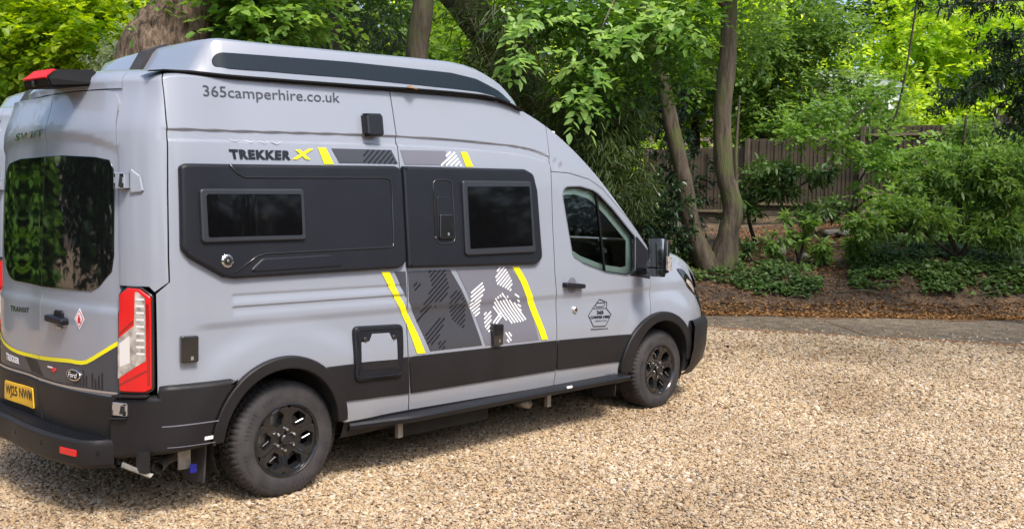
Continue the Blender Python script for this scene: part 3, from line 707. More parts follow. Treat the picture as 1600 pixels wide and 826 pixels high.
    g1 = [(-.335, 1.948), (-.29, 1.90), (-.24, 1.880), (.1, 1.890), (.747, 1.910), (.785, 1.90), (.797, 1.87), (.788, 1.50), (.78, 1.478), (.755, 1.472), (.3, 1.462), (-.14, 1.452), (-.19, 1.44), (-.34, 1.352)]
    ridge(g1, .0045, 'pressed_ridge', p1, .038, M['gloss'])
    MB().sheet(rnd([(-.16, 1.43), (.30, 1.44), (.42, 1.36), (-.27, 1.345)], .05), h=.042, bevel=.014, depth=.02, step=.05).build('raised_pad', M['plastic'], p1)
    mb = MB(); disc(mb, body(-.382, 1.418, .034), .036, (0, -1, .05), .012, 20); pk = mb.build('round_lock', M['chrome'], p1)
    mb = MB(); disc(mb, body(-.382, 1.418, .045), .022, (0, -1, .05), .004, 16); mb.build('lock_face', M['gloss'], pk); mb = MB(); disc(mb, body(-.380, 1.418, .048), .009, (0, -1, .05), .004, 10); mb.build('keyhole', M['chrome'], pk)
    hr_ = rnd([(1.148, 1.909), (1.319, 1.913), (1.320, 1.490), (1.142, 1.485)], .05)
    ridge(hr_+[hr_[0]], .006, 'handle_recess', p2, .036, M['gloss'])
    hin = rnd([(1.172, 1.80), (1.295, 1.80), (1.297, 1.512), (1.165, 1.510)], .02)
    hp = MB().sheet(hin, h=.042, bevel=.006, step=.04).build('sliding_door_handle', M['plastic'], p2)
    MB().sheet(rnd([(1.180, 1.682), (1.295, 1.682), (1.287, 1.522), (1.167, 1.518)], .015), h=.056, bevel=.008, depth=.02, step=.04).build('latch', M['gloss'], hp)
    MB().sheet([(1.235, 1.54), (1.25, 1.54), (1.25, 1.56), (1.235, 1.56)], h=.058, skirt=False).build('keyhole', M['silver'], hp)
    # --- flaps and boxes on the flank
    for quad, par, key in (([(-.653, .884), (-.560, .882), (-.557, 1.024), (-.651, 1.028)], sp, (-.598, .905)), ([(1.661, .755), (1.752, .757), (1.766, .907), (1.653, .917)], sl_, (1.715, .79))):
        o = MB().sheet(rnd(quad, .012), h=.034, bevel=.008, depth=.034, step=.04).build('socket_cover', M['gloss'], par)
        MB().sheet([(key[0]-.005, key[1]-.008), (key[0]+.005, key[1]-.008), (key[0]+.005, key[1]+.012), (key[0]-.005, key[1]+.012)], h=.0355, skirt=False).build('keyhole', M['silver'], o)
    o = MB().sheet(rnd([(.628, 2.165), (.760, 2.172), (.765, 2.318), (.632, 2.310)], .018), h=.062, bevel=.016, depth=.062, step=.04).build('awning_lamp', M['plastic'], sp)
    hq = rnd([(.462, .650), (.848, .632), (.857, .975), (.472, .988)], .04)
    ht = MB().sheet(hq, h=.030, bevel=.012, depth=.05, step=.04).build('service_hatch', M['plastic'], sp)
    ridge([(x, z) for x, z in inset(hq, .022)]+[inset(hq, .022)[0]], .005, 'hatch_ridge', ht, .030)
    MB().sheet([(.506, .768), (.796, .756), (.792, .885), (.755, .89), (.735, .93), (.60, .935), (.575, .89), (.515, .89)], h=.0325, skirt=False, step=.05).build('hatch_inlay', P, ht)
    MB().sheet([(.503, .716), (.797, .703), (.796, .753), (.506, .765)], h=.0325, skirt=False, step=.05).build('hatch_inlay', M['cladding'], ht)
    for s_, z_ in ((.545, .905), (.77, .90)): mb = MB(); disc(mb, body(s_, z_, .034), .016, (0, -1, 0), .008); mb.build('hatch_lock', M['gloss'], ht)
    # --- front door furniture
    dh = MB().sheet(rnd([(2.425, 1.133), (2.650, 1.115), (2.650, 1.150), (2.425, 1.172)], .016), h=.05, bevel=.01, depth=.05, step=.03).build('door_handle', M['plastic'], fdo)
    MB().sheet([(2.535+.058*math.cos(k*PI/8), 1.145+.062*math.sin(k*PI/8)) for k in range(16)], h=.004, bevel=.003, step=.03).build('handle_bowl', M['greymid'], dh)
    mb = MB(); disc(mb, body(2.576, .951, 0), .028, (0, -1, .0), .014, 18); lk = mb.build('door_lock', M['chrome'], fdo); mb = MB(); disc(mb, body(2.580, .951, .012), .014, (0, -1, 0), .004, 12); mb.build('keyhole', M['gloss'], lk)
    # round company emblem
    hexa = [(2.735, .895), (2.79, .805), (2.94, .797), (3.02, .885), (2.965, .935), (2.972, .985), (2.88, 1.015), (2.79, .945)]
    for k in range(len(hexa)): stripe([hexa[k-1], hexa[k]], .006, .004).build('emblem_line', M['inkdark'], fdo)
    vanl = [(2.83, .975), (2.84, .955), (2.935, .955), (2.945, .975), (2.935, .985), (2.85, .987)]
    for k in range(len(vanl)): stripe([vanl[k-1], vanl[k]], .005, .004).build('emblem_line', M['inkdark'], fdo)
    stripe([(2.80, .945), (2.96, .938)], .004, .004).build('emblem_line', M['inkdark'], fdo)
    lettering('emblem_lettering', '365', [(2.84, .898), (2.925, .894), (2.925, .924), (2.84, .928)], M['inkdark'], fdo, .04)
    lettering('emblem_lettering', 'CAMPER HIRE', [(2.76, .868), (3.0, .858), (3.0, .880), (2.76, .890)], M['inkdark'], fdo, .04)
    lettering('emblem_lettering', 'CAMPERVAN HIRE', [(2.81, .842), (2.955, .836), (2.955, .846), (2.81, .852)], M['inkdark'], fdo, .01)
    lettering('emblem_lettering', '365camperhire.co.uk', [(2.76, .775), (2.975, .766), (2.975, .783), (2.76, .792)], M['inkdark'], fdo, .03)
    # --- decals on the flank
    lettering('web_address', '365camperhire.co.uk', [(-.445, 2.298), (.480, 2.345), (.486, 2.428), (-.445, 2.378)], M['greydark'], sp, .004, .0035)
    lettering('name_lettering', 'TREKKER', [(-.305, 1.980), (.085, 1.992), (.093, 2.047), (-.315, 2.034)], M['inkdark'], sp, .052, .005, 1.14)
    xq = [[(.092, 1.996), (.128, 1.997), (.250, 2.066), (.214, 2.066)], [(.120, 2.054), (.155, 2.058), (.222, 2.0), (.190, 2.0)]]
    quads_mb([[a, b, c, d] for a, b, c, d in xq], .006).build('cross_emblem', M['yellow'], sp)
    for x in (-.264, -.164, -.079, .002): quads_mb([[(x-.035, 2.088), (x, 2.078), (x, 2.082), (x-.035, 2.093)], [(x, 2.078), (x+.03, 2.092), (x+.03, 2.096), (x, 2.082)]], .0065).build('bird_emblem', M['greylight'], sp)
    def decal(P_, mt, par, nm='decal_block', h=.003): return MB().sheet(P_, h=h, skirt=False, step=.05, sty=.02).build(nm, mt, par)
    decal([(.282, 2.076), (.338, 2.079), (.388, 1.981), (.318, 1.978)], M['yellow'], sp, 'yellow_flash', .004)
    decal([(.381, 2.076), (.845, 2.091), (.890, 2.004), (.431, 1.990)], M['greydark'], sp)
    decal([(.919, 2.095), (1.316, 2.110), (1.33, 2.014), (.946, 2.002)], M['greymid'], sl_)
    decal([(1.452, 2.110), (1.512, 2.113), (1.56, 2.013), (1.49, 2.010)], M['yellow'], sl_, 'yellow_flash', .004)
    quads_mb(hatch_lines([(.62, 2.079), (.834, 2.088), (.880, 2.005), (.616, 1.998)], R(42), .027, .012), .0045).build('hatched_map', M['inkdark'], sp)
    quads_mb(hatch_lines([(1.338, 2.104), (1.396, 2.108), (1.455, 2.013), (1.24, 2.008), (1.30, 2.06)], R(35), .024, .013), .0045).build('hatched_map', M['white'], sl_)
    YL = [(.733, 1.316), (.745, 1.29), (.80, 1.19), (.862, 1.09), (.893, 1.035)]
    decal([(.700, 1.316), (.766, 1.314), (.825, 1.192), (.905, 1.05), (.903, .965), (.859, 1.046), (.775, 1.188)], M['yellow'], sp, 'yellow_flash', .004)
    decal([(.908, 1.045), (.920, 1.025), (.99, .90), (1.052, .767), (.981, .770), (.916, .935), (.907, .955)], M['yellow'], sl_, 'yellow_flash', .004)
    decal([(.807, 1.313), (.899, 1.312), (.899, 1.14)], M['greydark'], sp)
    decal([(.918, 1.312), (1.284, 1.308), (1.383, 1.169), (1.477, 1.004), (1.573, .770), (1.096, .775), (1.038, .887), (.918, 1.12)], M['greydark'], sl_)
    decal([(1.338, 1.310), (1.863, 1.306), (1.953, 1.212), (2.052, 1.062), (2.159, .755), (1.607, .766), (1.50, 1.02), (1.42, 1.17)], M['greymid'], sl_)
    decal([(1.886, 1.307), (1.952, 1.307), (2.03, 1.20), (2.105, 1.058), (2.258, .752), (2.190, .752), (2.045, 1.043), (1.97, 1.19)], M['yellow'], sl_, 'yellow_flash', .004)
    # blobs measured on the photograph's lower decals
    B1 = [[(1.09, 1.31), (1.24, 1.309), (1.27, 1.18), (1.23, 1.12), (1.08, 1.03), (.98, .965), (1.02, 1.04), (1.06, 1.13), (1.12, 1.19)], [(.955, 1.22), (1.02, 1.25), (1.02, 1.21), (.97, 1.18)],
          [(1.28, 1.15), (1.36, 1.17), (1.42, 1.08), (1.42, .95), (1.40, .90), (1.30, .965), (1.27, 1.06)], [(1.05, .90), (1.18, .99), (1.24, .985), (1.20, .90), (1.14, .83), (1.08, .81)], [(1.16, .83), (1.235, .835), (1.22, .775), (1.17, .79)]]
    qs = []
    for b in B1: qs += hatch_lines(b, R(38), .026, .0115)
    quads_mb(qs, .0045).build('hatched_map', M['inkdark'], sl_)
    B2 = [([(1.74, 1.31), (1.81, 1.31), (1.88, 1.20), (1.86, 1.13), (1.80, 1.16), (1.72, 1.19), (1.71, 1.24)], 38), ([(1.47, 1.16), (1.58, 1.21), (1.60, 1.16), (1.56, 1.08), (1.56, .99), (1.52, .97), (1.46, 1.04)], 30),
          ([(1.70, 1.09), (1.78, 1.13), (1.90, 1.05), (2.04, .92), (1.98, .905), (1.87, .90), (1.74, .97), (1.69, 1.02)], -48), ([(1.60, .995), (1.67, 1.0), (1.67, .92), (1.64, .85), (1.60, .90)], 35), ([(1.68, .93), (1.76, 1.0), (1.78, .95), (1.70, .89)], 40), ([(1.80, .84), (1.86, .84), (1.87, .78), (1.83, .76)], -48), ([(1.895, 1.12), (1.94, 1.10), (1.985, .985), (1.955, .985), (1.93, 1.07)], -30)]
    qs = []
    for b, a in B2: qs += hatch_lines(b, R(a), .0235, .012)
    quads_mb(qs, .0045).build('hatched_map', M['white'], sl_)
    # --- roof: rubber rail, raised moulded roof, strap, high brake light
    GT = [(-.74, 2.425), (-.65, 2.440), (-.5, 2.446), (-.261, 2.449), (.2, 2.466), (.625, 2.484), (1.04, 2.505), (1.4, 2.518), (1.715, 2.524), (1.875, 2.512), (2.00, 2.485), (2.10, 2.452)]
    for sg in (-1, 1):
        V = []; Fc = []
        for x, z in GT: k_ = sstep(-.78, -.45, x)*.75+.25-.2*sstep(1.9, 2.1, x); V += [(x, sg*.850, z-.012*k_), (x, sg*(.855+.022*k_), z-.011*k_), (x, sg*(.855+.022*k_), z+.006*k_), (x, sg*.845, z+.010*k_), (x, sg*.78, z+.006)]
        n = len(GT)
        for i in range(n-1):
            for j in range(4): q = (i*5+j, (i+1)*5+j, (i+1)*5+j+1, i*5+j+1); Fc.append(q if sg > 0 else tuple(reversed(q)))
        mb = MB(); mb.add(V, Fc); mb.build('roof_rail', M['seal'], t, True)
    ST = [(-.455, 2.452, .72), (-.44, 2.468, .745), (-.40, 2.53, .755), (-.345, 2.625, .765), (-.32, 2.655, .775), (-.285, 2.672, .79), (-.25, 2.677, .80), (0, 2.684, .81), (.64, 2.712, .815), (1.17, 2.738, .815), (1.50, 2.750, .81), (1.64, 2.748, .805), (1.76, 2.734, .80), (1.85, 2.712, .795), (1.95, 2.682, .785), (2.03, 2.652, .775), (2.12, 2.605, .76), (2.2, 2.560, .745), (2.30, 2.487, .71), (2.33, 2.455, .69)]
    def zb(x): return interp(TT, x)-.095
    V = []; Fc = []; sec = []
    for x, z, w1 in ST:
        b = min(zb(x), z-.03); hh_ = z-b; half = [(w1, b), (w1-.012, b+hh_*.30), (w1-.045, b+hh_*.80), (w1-.062, b+hh_*.94), (w1-.09, z), (w1*.6, z+.012), (0, z+.018)]
        sec.append(half); V += [(x, -y, q) for y, q in half]+[(x, y, q) for y, q in reversed(half[:-1])]
    m = 13
    for i in range(len(ST)-1):
        for j in range(m-1): Fc.append((i*m+j, (i+1)*m+j, (i+1)*m+j+1, i*m+j+1))
    Fc.append(tuple(range(m))); Fc.append(tuple(reversed(range((len(ST)-1)*m, len(ST)*m))))
    pt = shade_by_angle(MB_from(V, [tuple(reversed(f)) for f in Fc] if False else Fc).build('raised_roof', P, t), 28)
    def fside(x, z, h=0):
        w1 = interp([(a, c) for a, b, c in ST], x); zt_ = interp([(a, b) for a, b, c in ST], x); b = min(zb(x), zt_-.03); u = (z-b)/(zt_-b)
        return (x, -(w1-.012-.040*(u-.2)+h), z)
    band = [(-.315, 2.505), (-.318, 2.545), (-.285, 2.588), (.605, 2.637), (1.475, 2.665), (1.722, 2.650), (1.963, 2.592), (2.14, 2.515), (2.06, 2.522), (1.90, 2.546), (1.724, 2.556), (1.359, 2.549), (.606, 2.532), (-.24, 2.497)]
    MB().sheet(rnd(band, [.02, .05, .05, .1, .1, .2, .1, .02, .1, .1, .1, .1, .1, .03]), fn=fside, h=.006, bevel=.003, depth=.02, step=.06).build('smoked_band', M['stripegloss'], pt)
    mb = MB(); mb.add([(-.485, .085, 2.44), (-.485, -.075, 2.44), (-.36, -.075, 2.665), (-.36, .085, 2.665), (-.25, -.075, 2.715), (-.25, .085, 2.715), (-.43, .075, 2.44), (-.43, -.065, 2.44), (-.30, -.065, 2.63), (-.30, .075, 2.63)], [(0, 1, 2, 3), (3, 2, 4, 5), (1, 7, 8, 2), (0, 3, 9, 6), (2, 8, 4), (3, 5, 9)]); mb.build('roof_latch', M['rubber'], pt)
    bl = empty('high_brake_light'); bl.parent = t
    bm_ = MB(); X0, X1, Y0, Y1 = -1.11, -.83, -.47, -.10
    V = [(X0+.02, Y1, 2.345), (X0+.02, Y0, 2.335), (X0, Y1, 2.395), (X0, Y0, 2.385), (X0+.06, Y1-.03, 2.445), (X0+.06, Y0+.03, 2.435), (X1, Y1-.06, 2.46), (X1, Y0+.06, 2.46), (X1+.02, Y1, 2.38), (X1+.02, Y0, 2.37)]
    Fc = [(0, 1, 3, 2), (2, 3, 5, 4), (4, 5, 7, 6), (6, 7, 9, 8), (0, 2, 4, 6, 8), (1, 9, 7, 5, 3), (0, 8, 9, 1)]
    bm2 = bmesh.new(); vs = [bm2.verts.new(v) for v in V]; [bm2.faces.new([vs[i] for i in f]) for f in Fc]; bmesh.ops.recalc_face_normals(bm2, faces=bm2.faces[:]); bmesh.ops.bevel(bm2, geom=bm2.edges[:], offset=.010, segments=2, affect='EDGES'); mb = MB(); mb.bm(bm2); o = mb.build('lamp_housing', M['seal'], bl)
    mb = MB(); e_ = .004; A = [(X0-e_, Y1-.02, 2.397), (X0-e_, Y0+.02, 2.388), (X0+.052, Y0+.045, 2.438), (X0+.052, Y1-.045, 2.448)]; Bk = [(x+.012, y, z-.006) for x, y, z in A]; mb.add(A+Bk, [(0, 1, 2, 3), (0, 4, 5, 1), (1, 5, 6, 2), (2, 6, 7, 3), (3, 7, 4, 0)]); mb.build('red_lens', M['podred'], bl)
    mb = MB(); disc(mb, (X0+.002, -.28, 2.365), .016, (-1, 0, -.2), .012); mb.build('camera_lens', M['gloss'], bl)
    # --- mirrors
    for sg in (-1, 1):
        bm2 = bmesh.new(); bmesh.ops.create_cube(bm2, size=1)
        for v in bm2.verts:
            bk = v.co.x > 0; yy = (v.co.y*sg)*(.13 if bk else .178); v.co = Vector((3.305+.26*yy+(.085 if bk else 0), sg*(1.255+yy), 1.350+v.co.z*(.26 if bk else .345)))
        bmesh.ops.recalc_face_normals(bm2, faces=bm2.faces[:]); bmesh.ops.bevel(bm2, geom=bm2.edges[:], offset=.028, segments=3, affect='EDGES'); mb = MB(); mb.bm(bm2)
        mr = shade_by_angle(mb.build('door_mirror', M['plastic'], t), 50)
        for (z0, z1, nm) in ((1.272, 1.500, 'mirror_glass'), (1.195, 1.258, 'wide_mirror_glass')):
            y0, y1 = 1.187, 1.318; mb = MB(); tl_ = .018 if nm == 'mirror_glass' else .006; xa = 3.298+.26*(y0-1.255)-.006; xb = 3.298+.30*(y1-1.255)-.006; mb.add([(xa-.012, sg*y0, z0), (xb-.012, sg*y1, z0), (xb+tl_-.012, sg*y1, z1), (xa+tl_-.012, sg*y0, z1)], [(0, 1, 2, 3)]); mb.build(nm, M['mirror'], mr)
        MB().box((3.335, min(sg*1.352, sg*1.325), 1.245), (3.385, max(sg*1.352, sg*1.325), 1.36), .005).build('indicator', M['clear'], mr)
        MB().box((3.36, min(sg*.99, sg*1.2), 1.19), (3.44, max(sg*.99, sg*1.2), 1.25), .02).build('mirror_arm', M['plastic'], mr)
    # --- cab interior
    MB().box((3.22, -.86, .80), (3.62, .86, 1.17), .05).build('dashboard', M['dash'], t)
    MB().box((3.15, -.62, 1.12), (3.45, -.22, 1.24), .04).build('instrument_hood', M['dash'], t)
    mb = MB(); c = Vector((2.99, -.42, 1.13)); ax = Vector((-.82, 0, .57)).normalized(); a = Vector((0, 1, 0)); b = ax.cross(a)
    mb.tube([c+(a*math.cos(k*PI/12)+b*math.sin(k*PI/12))*.19 for k in range(25)], .016, 8); mb.tube([c+a*.18, c-a*.18], .018); mb.tube([c, c-b*.18], .018); mb.tube([c, c-ax*.25], .04); mb.build('steering_wheel', M['dash'], t, True)
    for y in (-.42, .45):
        st_ = MB().box((2.42, y-.25, .72), (2.92, y+.25, .88), .05).build('cab_seat', M['seat'], t)
        MB().box((2.34, y-.24, .88), (2.46, y+.24, 1.42), .05).build('seat_back', M['seat'], st_)
        MB().box((2.35, y-.13, 1.46), (2.43, y+.13, 1.62), .04).build('headrest', M['seat'], st_)
    MB().box((2.20, -.86, .5), (2.24, .86, 2.2)).build('bulkhead', M['seat'], t)
    MB().box((2.24, -.90, .50), (3.55, .90, .62)).build('cab_floor', M['dash'], t)
    MB().box((2.24, -.80, 2.30), (2.55, .80, 2.33)).build('headlining', M['greytrim'], t)
    # --- underside
    mb = MB(); mb.box((-.84, -.58, .36), (4.4, .58, .60)); mb.box((.46, -.93, .34), (3.2, .93, .50)); mb.box((-.70, -.86, .42), (-.48, .86, .60)); mb.box((4.2, -.8, .3), (4.6, .8, .9)); mb.build('chassis', M['underside'], t)
    MB().box((.95, -.93, .20), (1.75, -.40, .36), .02).build('waste_tank', M['underside'], t)
    mb = MB(); mb.tube([(-.2, -.55, .32), (-.6, -.75, .30), (-.70, -.86, .29)], .032, 10, False); mb.build('exhaust_pipe', M['steel'], t, True)
    MB().box((-.62, -.94, .28), (-.55, -.93, .40)).build('tow_bracket', M['steel'], t); MB().box((-.565, -.965, .255), (-.525, -.955, .305), .006).build('blue_tag', M['blue'], t)
    mb = MB(); mb.add([(-.95, -.98, .37), (-.80, -.99, .285), (-.78, -.985, .30), (-.80, -.96, .305), (-.93, -.95, .385)], [(0, 1, 2, 3, 4)]); o = mb.build('steel_plate', M['steel'], t); o.modifiers.new('s', 'SOLIDIFY').thickness = .006
    MB().box((-.86, -.985, .31), (-.80, -.95, .42)).build('jacking_post', M['cladding'], t)
    mb = MB(); mb.tube([(2.12, -.98, .27), (2.12, -.85, .27)], .035, 12); mb.build('waste_outlet', M['steel'], t, True)
    for x0, x1, y0 in ((-.46, -.43, 0), (3.20, 3.23, 0)):
        for sg in (-1, 1):
            mb = MB(); a_ = .965*sg; b_ = .72*sg; mb.add([(x0, b_, .46), (x0, a_, .46), (x0-.02, a_-.0, .19), (x0-.02, b_, .16)], [(0, 1, 2, 3)]); o = mb.build('mud_flap', M['rubber'], t); o.modifiers.new('s', 'SOLIDIFY').thickness = .012
    # --- wheels
    W0_ = None
    for x, z, y in ((.034, .345, -1), (3.771, .345, -1), (.034, .345, 1), (3.771, .345, 1)):
        W0_ = wheel(t, (x, y*.985, z), y, W0_)
    return t
def MB_from(V, Fc): m = MB(); m.add(V, Fc); return m
def wheel(t, loc, sg, proto):
    if proto:
        src = proto; o = src.copy(); COL.objects.link(o); o.parent = t; o.location = loc; o.rotation_euler = (0, 0, 0 if sg < 0 else PI); o.rotation_euler.y = .35*loc[0]
        for ch in src.children: c = ch.copy(); COL.objects.link(c); c.parent = o
        return proto
    # local frame: wheel face towards -y, outer face at y = 0
    RT = .345; NA = 180
    prof = [(.205, .012), (.212, .002), (.235, -.004), (.275, -.006), (.302, -.001), (.322, .008), (.335, .020), (.343, .034), (.345, .050), (.3455, .075), (.338, .077), (.338, .085), (.3455, .087), (.3455, .112), (.338, .114), (.338, .122), (.3455, .124), (.3455, .150), (.338, .152), (.338, .160), (.3455, .162), (.345, .185), (.335, .215), (.30, .235), (.24, .235), (.20, .22)]
    V = []; m = len(prof)
    for i in range(NA):
        for j, (r, y) in enumerate(prof):
            c = (i*1.0+(j % 3)*.0)
            k = (i+(2 if .08 < y < .16 else 0)) % 3
            if .330 < r and k == 0: r -= .0065
            elif r > .31 and k == 0 and i % 2 == 0: r -= .003
            a = 2*PI*i/NA+(y-.1)*.35*(1 if y < .12 else -1); V.append((r*math.cos(a), y, r*math.sin(a)))
    Fc = [(i*m+j, i*m+j+1, ((i+1) % NA)*m+j+1, ((i+1) % NA)*m+j) for i in range(NA) for j in range(m-1)]
    mb = MB(); mb.add(V, Fc); ty = shade_by_angle(mb.build('wheel', M['rubber'], t), 28)
    # raised band of moulded ribs on the sidewall
    mb = MB()
    for i in range(72):
        if i % 18 in (0, 1, 2, 9, 10): continue
        a = 2*PI*i/72; c, s = math.cos(a), math.sin(a); V = []
        for r, w in ((.262, .9), (.290, .9)):
            for q in (-1, 1): aa = a+q*.018*w; V.append((r*math.cos(aa), -.0085, r*math.sin(aa)))
        mb.add(V, [(0, 1, 3, 2)])
    mb.build('sidewall_moulding', M['rubber'], ty)
    # rim: barrel and face with six openings
    mb = MB(); NB = 72; bp_ = [(.214, .004), (.219, -.004), (.212, -.006), (.203, .004), (.198, .02), (.195, .12), (.195, .2)]; V = []
    for i in range(NB):
        a = 2*PI*i/NB
        for r, y in bp_: V.append((r*math.cos(a), y, r*math.sin(a)))
    k = len(bp_); mb.add(V, [(i*k+j, i*k+j+1, ((i+1) % NB)*k+j+1, ((i+1) % NB)*k+j) for i in range(NB) for j in range(k-1)])
    def fy(r): return .006+.030*(1-min(1, r/.2))**.6*(1 if r < .2 else 0)+.0
    def fyy(r): return .010+.022*sstep(.19, .07, r)-.006*sstep(.06, .03, r)
    for s6 in range(6):
        a0 = s6*PI/3; hc = .138; hole = []; NH = 24
        for i in range(NH):
            th = 2*PI*i/NH; c, s = math.cos(th), math.sin(th)
            # six-sided opening, wider outside
            hx = max(abs(c*1.0), abs(c*.5+s*.866), abs(c*.5-s*.866)); rr = .043/hx
            hole.append((hc+rr*c*1.05, rr*s*(1.0+.28*c)))
        outer = []
        for i in range(NH):
            th = 2*PI*i/NH; dx, dy = math.cos(th), math.sin(th)
            # ray to the sector boundary: radius .205 / .03 and edges at +-30 deg
            tb = 9
            for sgn in (1, -1):
                nx, ny = -math.sin(PI/6), sgn*math.cos(PI/6); d = nx*dx+ny*dy
                if d > 1e-6: tb = min(tb, -(nx*hc)/d)
            bq = hc*dx; disc_ = bq*bq-(hc*hc-.204**2); tb = min(tb, -bq+math.sqrt(disc_))
            dd = bq*bq-(hc*hc-.028**2)
            if dd > 0 and -bq-math.sqrt(dd) > 0: tb = min(tb, -bq-math.sqrt(dd))
            outer.append((hc+dx*tb, dy*tb))
        V = []; c0, s0 = math.cos(a0), math.sin(a0)
        def P3(p, off=0): r = math.hypot(*p); return (p[0]*c0-p[1]*s0, fyy(r)+off, p[0]*s0+p[1]*c0)
        for q in range(NH): V += [P3(outer[q]), P3(((outer[q][0]+hole[q][0])/2, (outer[q][1]+hole[q][1])/2), -.004), P3(hole[q]), P3((hc+(hole[q][0]-hc)*.94, hole[q][1]*.94), .008), P3((hc+(hole[q][0]-hc)*.88, hole[q][1]*.88), .05)]
        mb.add(V, [(q*5+j, q*5+j+1, ((q+1) % NH)*5+j+1, ((q+1) % NH)*5+j) for q in range(NH) for j in range(4)])
    rm = shade_by_angle(mb.build('rim', M['rim'], ty), 40)
    for s6 in range(6):
        a = s6*PI/3+PI/6; mb = MB(); disc(mb, (.062*math.cos(a), .028, .062*math.sin(a)), .0105, (0, -1, 0), .02, 6); mb.build('wheel_nut', M['chrome'], ty)
        if s6 in (0, 3):
            mb = MB(); b1 = a+.16
            for w in (.055, -.055):
                p = [( (.10)*math.cos(a)+w*-math.sin(a), (.10)*math.sin(a)+w*math.cos(a)), (.15*math.cos(a)+w*1.0*-math.sin(a), .15*math.sin(a)+w*1.0*math.cos(a))]
                mb.tube([(p[0][0], fyy(.10)-.006, p[0][1]), (p[1][0], fyy(.15)-.006, p[1][1])], .003, 5)
            mb.build('machined_edge', M['silver'], ty)
    mb = MB(); disc(mb, (0, .024, 0), .034, (0, -1, 0), .018, 24); mb.build('hub_cap', M['rim'], ty)
    mb = MB(); disc(mb, (0, .022, 0), .0, (0, -1, 0), .0, 8) if False else None
    mb = MB(); disc(mb, (0, .11, 0), .16, (0, -1, 0), .02, 32); mb.build('brake_disc', M['steel'], ty)
    mb = MB(); disc(mb, (0, .17, 0), .195, (0, -1, 0), .01, 32); mb.build('wheel_back', M['underside'], ty)
    ty.location = loc; ty.rotation_euler = (0, .1, 0)
    return ty

def copy_tree(o, parent=None):
    c = o.copy(); COL.objects.link(c)
    if parent is not None: c.parent = parent
    for ch in o.children: copy_tree(ch, c)
    return c
van = camper_van()
props(van, 'pale grey camper van with black side window panels and yellow flashes, nearest on the gravel', 'camper van', 'camper vans on the gravel')
van2 = copy_tree(van); van2.location = (.32, 2.93, 0)
props(van2, 'second grey camper van almost hidden behind the first, at the left edge', 'camper van', 'camper vans on the gravel')
# ---------------------------------------------------------------- the place: a frame for the ground, D metres ahead of the viewpoint and L to the right
FW = Vector((math.cos(YAW), math.sin(YAW), 0)); RT_ = Vector((math.sin(YAW), -math.cos(YAW), 0)); C0 = Vector(CAM)
def DL(D, L, z=0): p = Vector((CAM[0], CAM[1], 0))+FW*D+RT_*L; return Vector((p.x, p.y, z))
def at(px, py, D):
    d = _f+_r*((px-799.995)/1484.83)-_u*((py-413.49)/1484.83); return C0+d*(D/d.dot(FW))
def toDL(p): q = Vector(p)-C0; return q.dot(FW), q.dot(RT_)
GT_ = [(15.5, -.08), (16.1, 0), (16.5, .13), (17.1, .38), (17.6, .54), (18.2, .66), (19, .76), (22, 1.0), (27, 1.42), (32, 2.0), (45, 3.2), (70, 6), (120, 12)]
def gz(D, L):
    w = noise.noise(Vector((L*.35, 3.1, 0)))*.35
    z = interp(GT_, D+w*(1 if D < 20 else 0))+.11*max(0, L-6)*sstep(18, 22, D)
    if D > 16.2: z += .09*noise.noise(Vector((D*.8, L*.8, 1.7)))*sstep(16.2, 17.2, D)+.03*noise.noise(Vector((D*3, L*3, 0)))
    z += .22*sstep(6.2, 7.6, L)*sstep(16.4, 17.6, D)*(1-sstep(20, 24, D))      # the ivy shoulder on the right
    return z
def ground_at(px, D): p = at(px, 400, D); d, l = toDL(p); return DL(d, l, gz(d, l))

def gravel_mat():
    m, t, b = newmat('gravel'); tc = t.nodes.new('ShaderNodeTexCoord'); N = t.nodes.new; Lk = t.links.new
    vo = N('ShaderNodeTexVoronoi'); vo.inputs['Scale'].default_value = 48; vo.inputs['Randomness'].default_value = 1
    ra = N('ShaderNodeValToRGB'); e = ra.color_ramp.elements; e[0].position = 0; e[0].color = (.16, .11, .06, 1); e[1].position = 1; e[1].color = (.66, .55, .40, 1)
    for p_, c in ((.25, (.26, .18, .10)), (.5, (.42, .31, .20)), (.75, (.50, .40, .28))): x = ra.color_ramp.elements.new(p_); x.color = (*c, 1)
    sp_ = N('ShaderNodeSeparateColor'); no = N('ShaderNodeTexNoise'); no.inputs['Scale'].default_value = .7; no.inputs['Detail'].default_value = 5
    mx = N('ShaderNodeMix'); mx.data_type = 'RGBA'; mx.blend_type = 'MULTIPLY'; mx.inputs[0].default_value = 1
    r2 = N('ShaderNodeValToRGB'); r2.color_ramp.elements[0].color = (.66, .58, .52, 1); r2.color_ramp.elements[1].color = (.92, .85, .80, 1); r2.color_ramp.elements[0].position = .35; r2.color_ramp.elements[1].position = .62
    Lk(tc.outputs['Object'], vo.inputs['Vector']); Lk(vo.outputs['Color'], sp_.inputs[0]); Lk(sp_.outputs[0], ra.inputs[0]); Lk(tc.outputs['Object'], no.inputs['Vector']); Lk(no.outputs[0], r2.inputs[0])
    Lk(ra.outputs[0], mx.inputs[6]); Lk(r2.outputs[0], mx.inputs[7]); Lk(mx.outputs[2], b.inputs['Base Color'])
    bp = N('ShaderNodeBump'); bp.inputs['Distance'].default_value = .012; bp.inputs['Strength'].default_value = 1; bp.invert = True
    Lk(vo.outputs['Distance'], bp.inputs['Height']); Lk(bp.outputs[0], b.inputs['Normal']); b.inputs['Roughness'].default_value = .85
    return m
